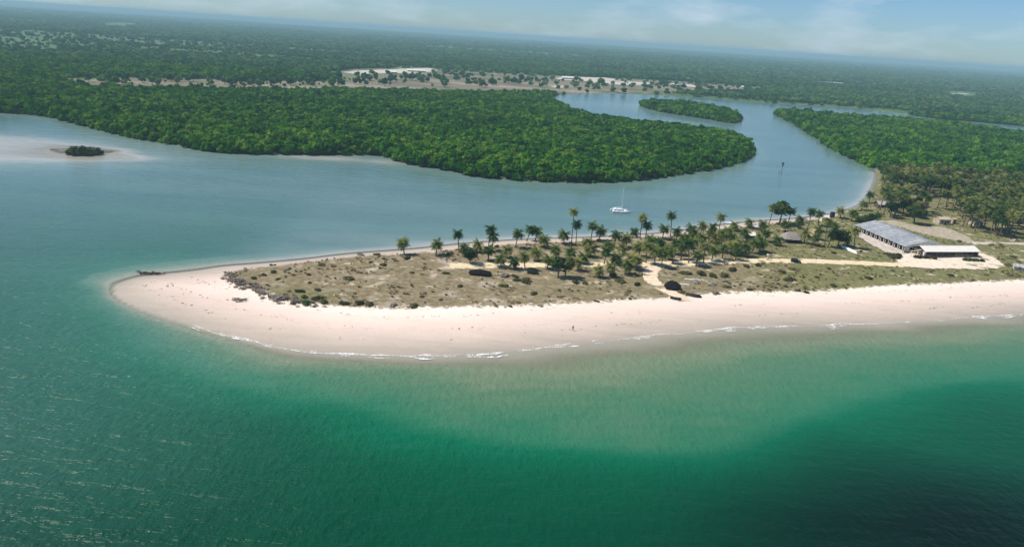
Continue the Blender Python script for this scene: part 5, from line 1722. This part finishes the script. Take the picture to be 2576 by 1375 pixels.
p = on(1441, 831)
t_ = thing('person', p, math.radians(70), 'person in plum top and dark shorts walking on the open beach', 'person')
V = [(0, 0, 0.95), (0, 0, 1.15), (0, 0, 1.38), (0, 0, 1.50), (0.01, 0, 1.58), (0.015, 0, 1.70), (0.0, 0, 1.76)]
Rr = [(0.15, 0.10), (0.14, 0.095), (0.16, 0.10), 0.055, 0.075, 0.10, 0.05]
E_ = [(0, 1), (1, 2), (2, 3), (3, 4), (4, 5), (5, 6)]
def chain(start, pts, rad):
    prev = start
    for q, r_ in zip(pts, rad):
        V.append(q); Rr.append(r_); E_.append((prev, len(V) - 1)); prev = len(V) - 1
    return prev
for s in (-1, 1):
    st = 0.22 * s
    chain(0, [(0.02, s * 0.10, 0.88), (st * 0.5, s * 0.11, 0.50), (st - 0.02, s * 0.11, 0.10), (st + 0.06, s * 0.11, 0.035), (st + 0.17, s * 0.12, 0.025)], [0.095, 0.062, 0.042, 0.04, 0.028])
    w = chain(2, [(0, s * 0.19, 1.40), (-st * 0.35, s * 0.235, 1.14), (-st * 0.75 + 0.04, s * 0.25, 0.90), (-st * 0.8 + 0.07, s * 0.25, 0.83)], [0.055, 0.04, 0.03, 0.034])
    hx, hy, hz_ = V[w]
    for k in range(4):
        fy_ = (k - 1.5) * 0.019
        ln = (0.075, 0.085, 0.08, 0.062)[k]
        chain(w, [(hx + 0.012 + fy_, hy, hz_ - 0.05), (hx + 0.02 + fy_, hy - s * 0.012, hz_ - 0.05 - ln * 0.55), (hx + 0.024 + fy_, hy - s * 0.03, hz_ - 0.05 - ln)], [0.009, 0.009, 0.008])
    chain(w, [(hx + 0.04, hy - s * 0.01, hz_ - 0.015), (hx + 0.055, hy - s * 0.02, hz_ - 0.055)], [0.010, 0.009])
body = skin('body', V, E_, Rr, M_SKIN, t_, 0, 1)
skin('shirt', [(0, 0, 0.84), (0, 0, 1.15), (0, 0, 1.40), (0, 0, 1.47), (0, 0.2, 1.40), (0.05, 0.245, 1.18), (0, -0.2, 1.40), (-0.05, -0.245, 1.18)], [(0, 1), (1, 2), (2, 3), (2, 4), (4, 5), (2, 6), (6, 7)],
     [(0.175, 0.125), (0.165, 0.12), (0.185, 0.125), 0.08, 0.075, 0.065, 0.075, 0.065], M_SHIRT, t_, 0, 1)
skin('shorts', [(0, 0, 0.98), (0.03, 0.1, 0.85), (0.10, 0.11, 0.56), (0.0, -0.1, 0.85), (-0.10, -0.11, 0.56)], [(0, 1), (1, 2), (0, 3), (3, 4)], [(0.17, 0.13), 0.115, 0.085, 0.115, 0.085], M_SHORTS, t_, 0, 1)
hm = MB(); icoball(hm, 0.108, 8, 2, 0.06, 0.75, 1.715)
ho = hm.build('hair', M_HAIR, t_, True)
ho.location = (-0.015, 0, 0)
fc = MB()
fc.add([(0.095, -0.014, 1.63), (0.095, 0.014, 1.63), (0.128, 0, 1.625), (0.098, 0, 1.665)], [(0, 1, 2), (0, 2, 3), (1, 3, 2)])
fc.build('nose', M_SKIN, t_)
for s in (-1, 1):
    mb = MB(); icoball(mb, 0.012, 2, 1, 0.0, 1.0, 1.66)
    mb.build('eye', M_HAIR, t_).location = (0.095, s * 0.035, 0)
    mb = MB(); icoball(mb, 0.025, 2, 1, 0.1, 1.3, 1.64)
    mb.build('ear', M_SKIN, t_).location = (0.0, s * 0.098, 0)
MB().box((0.098, 0, 1.595), (0.012, 0.045, 0.012)).build('mouth', M_SHIRT, t_)
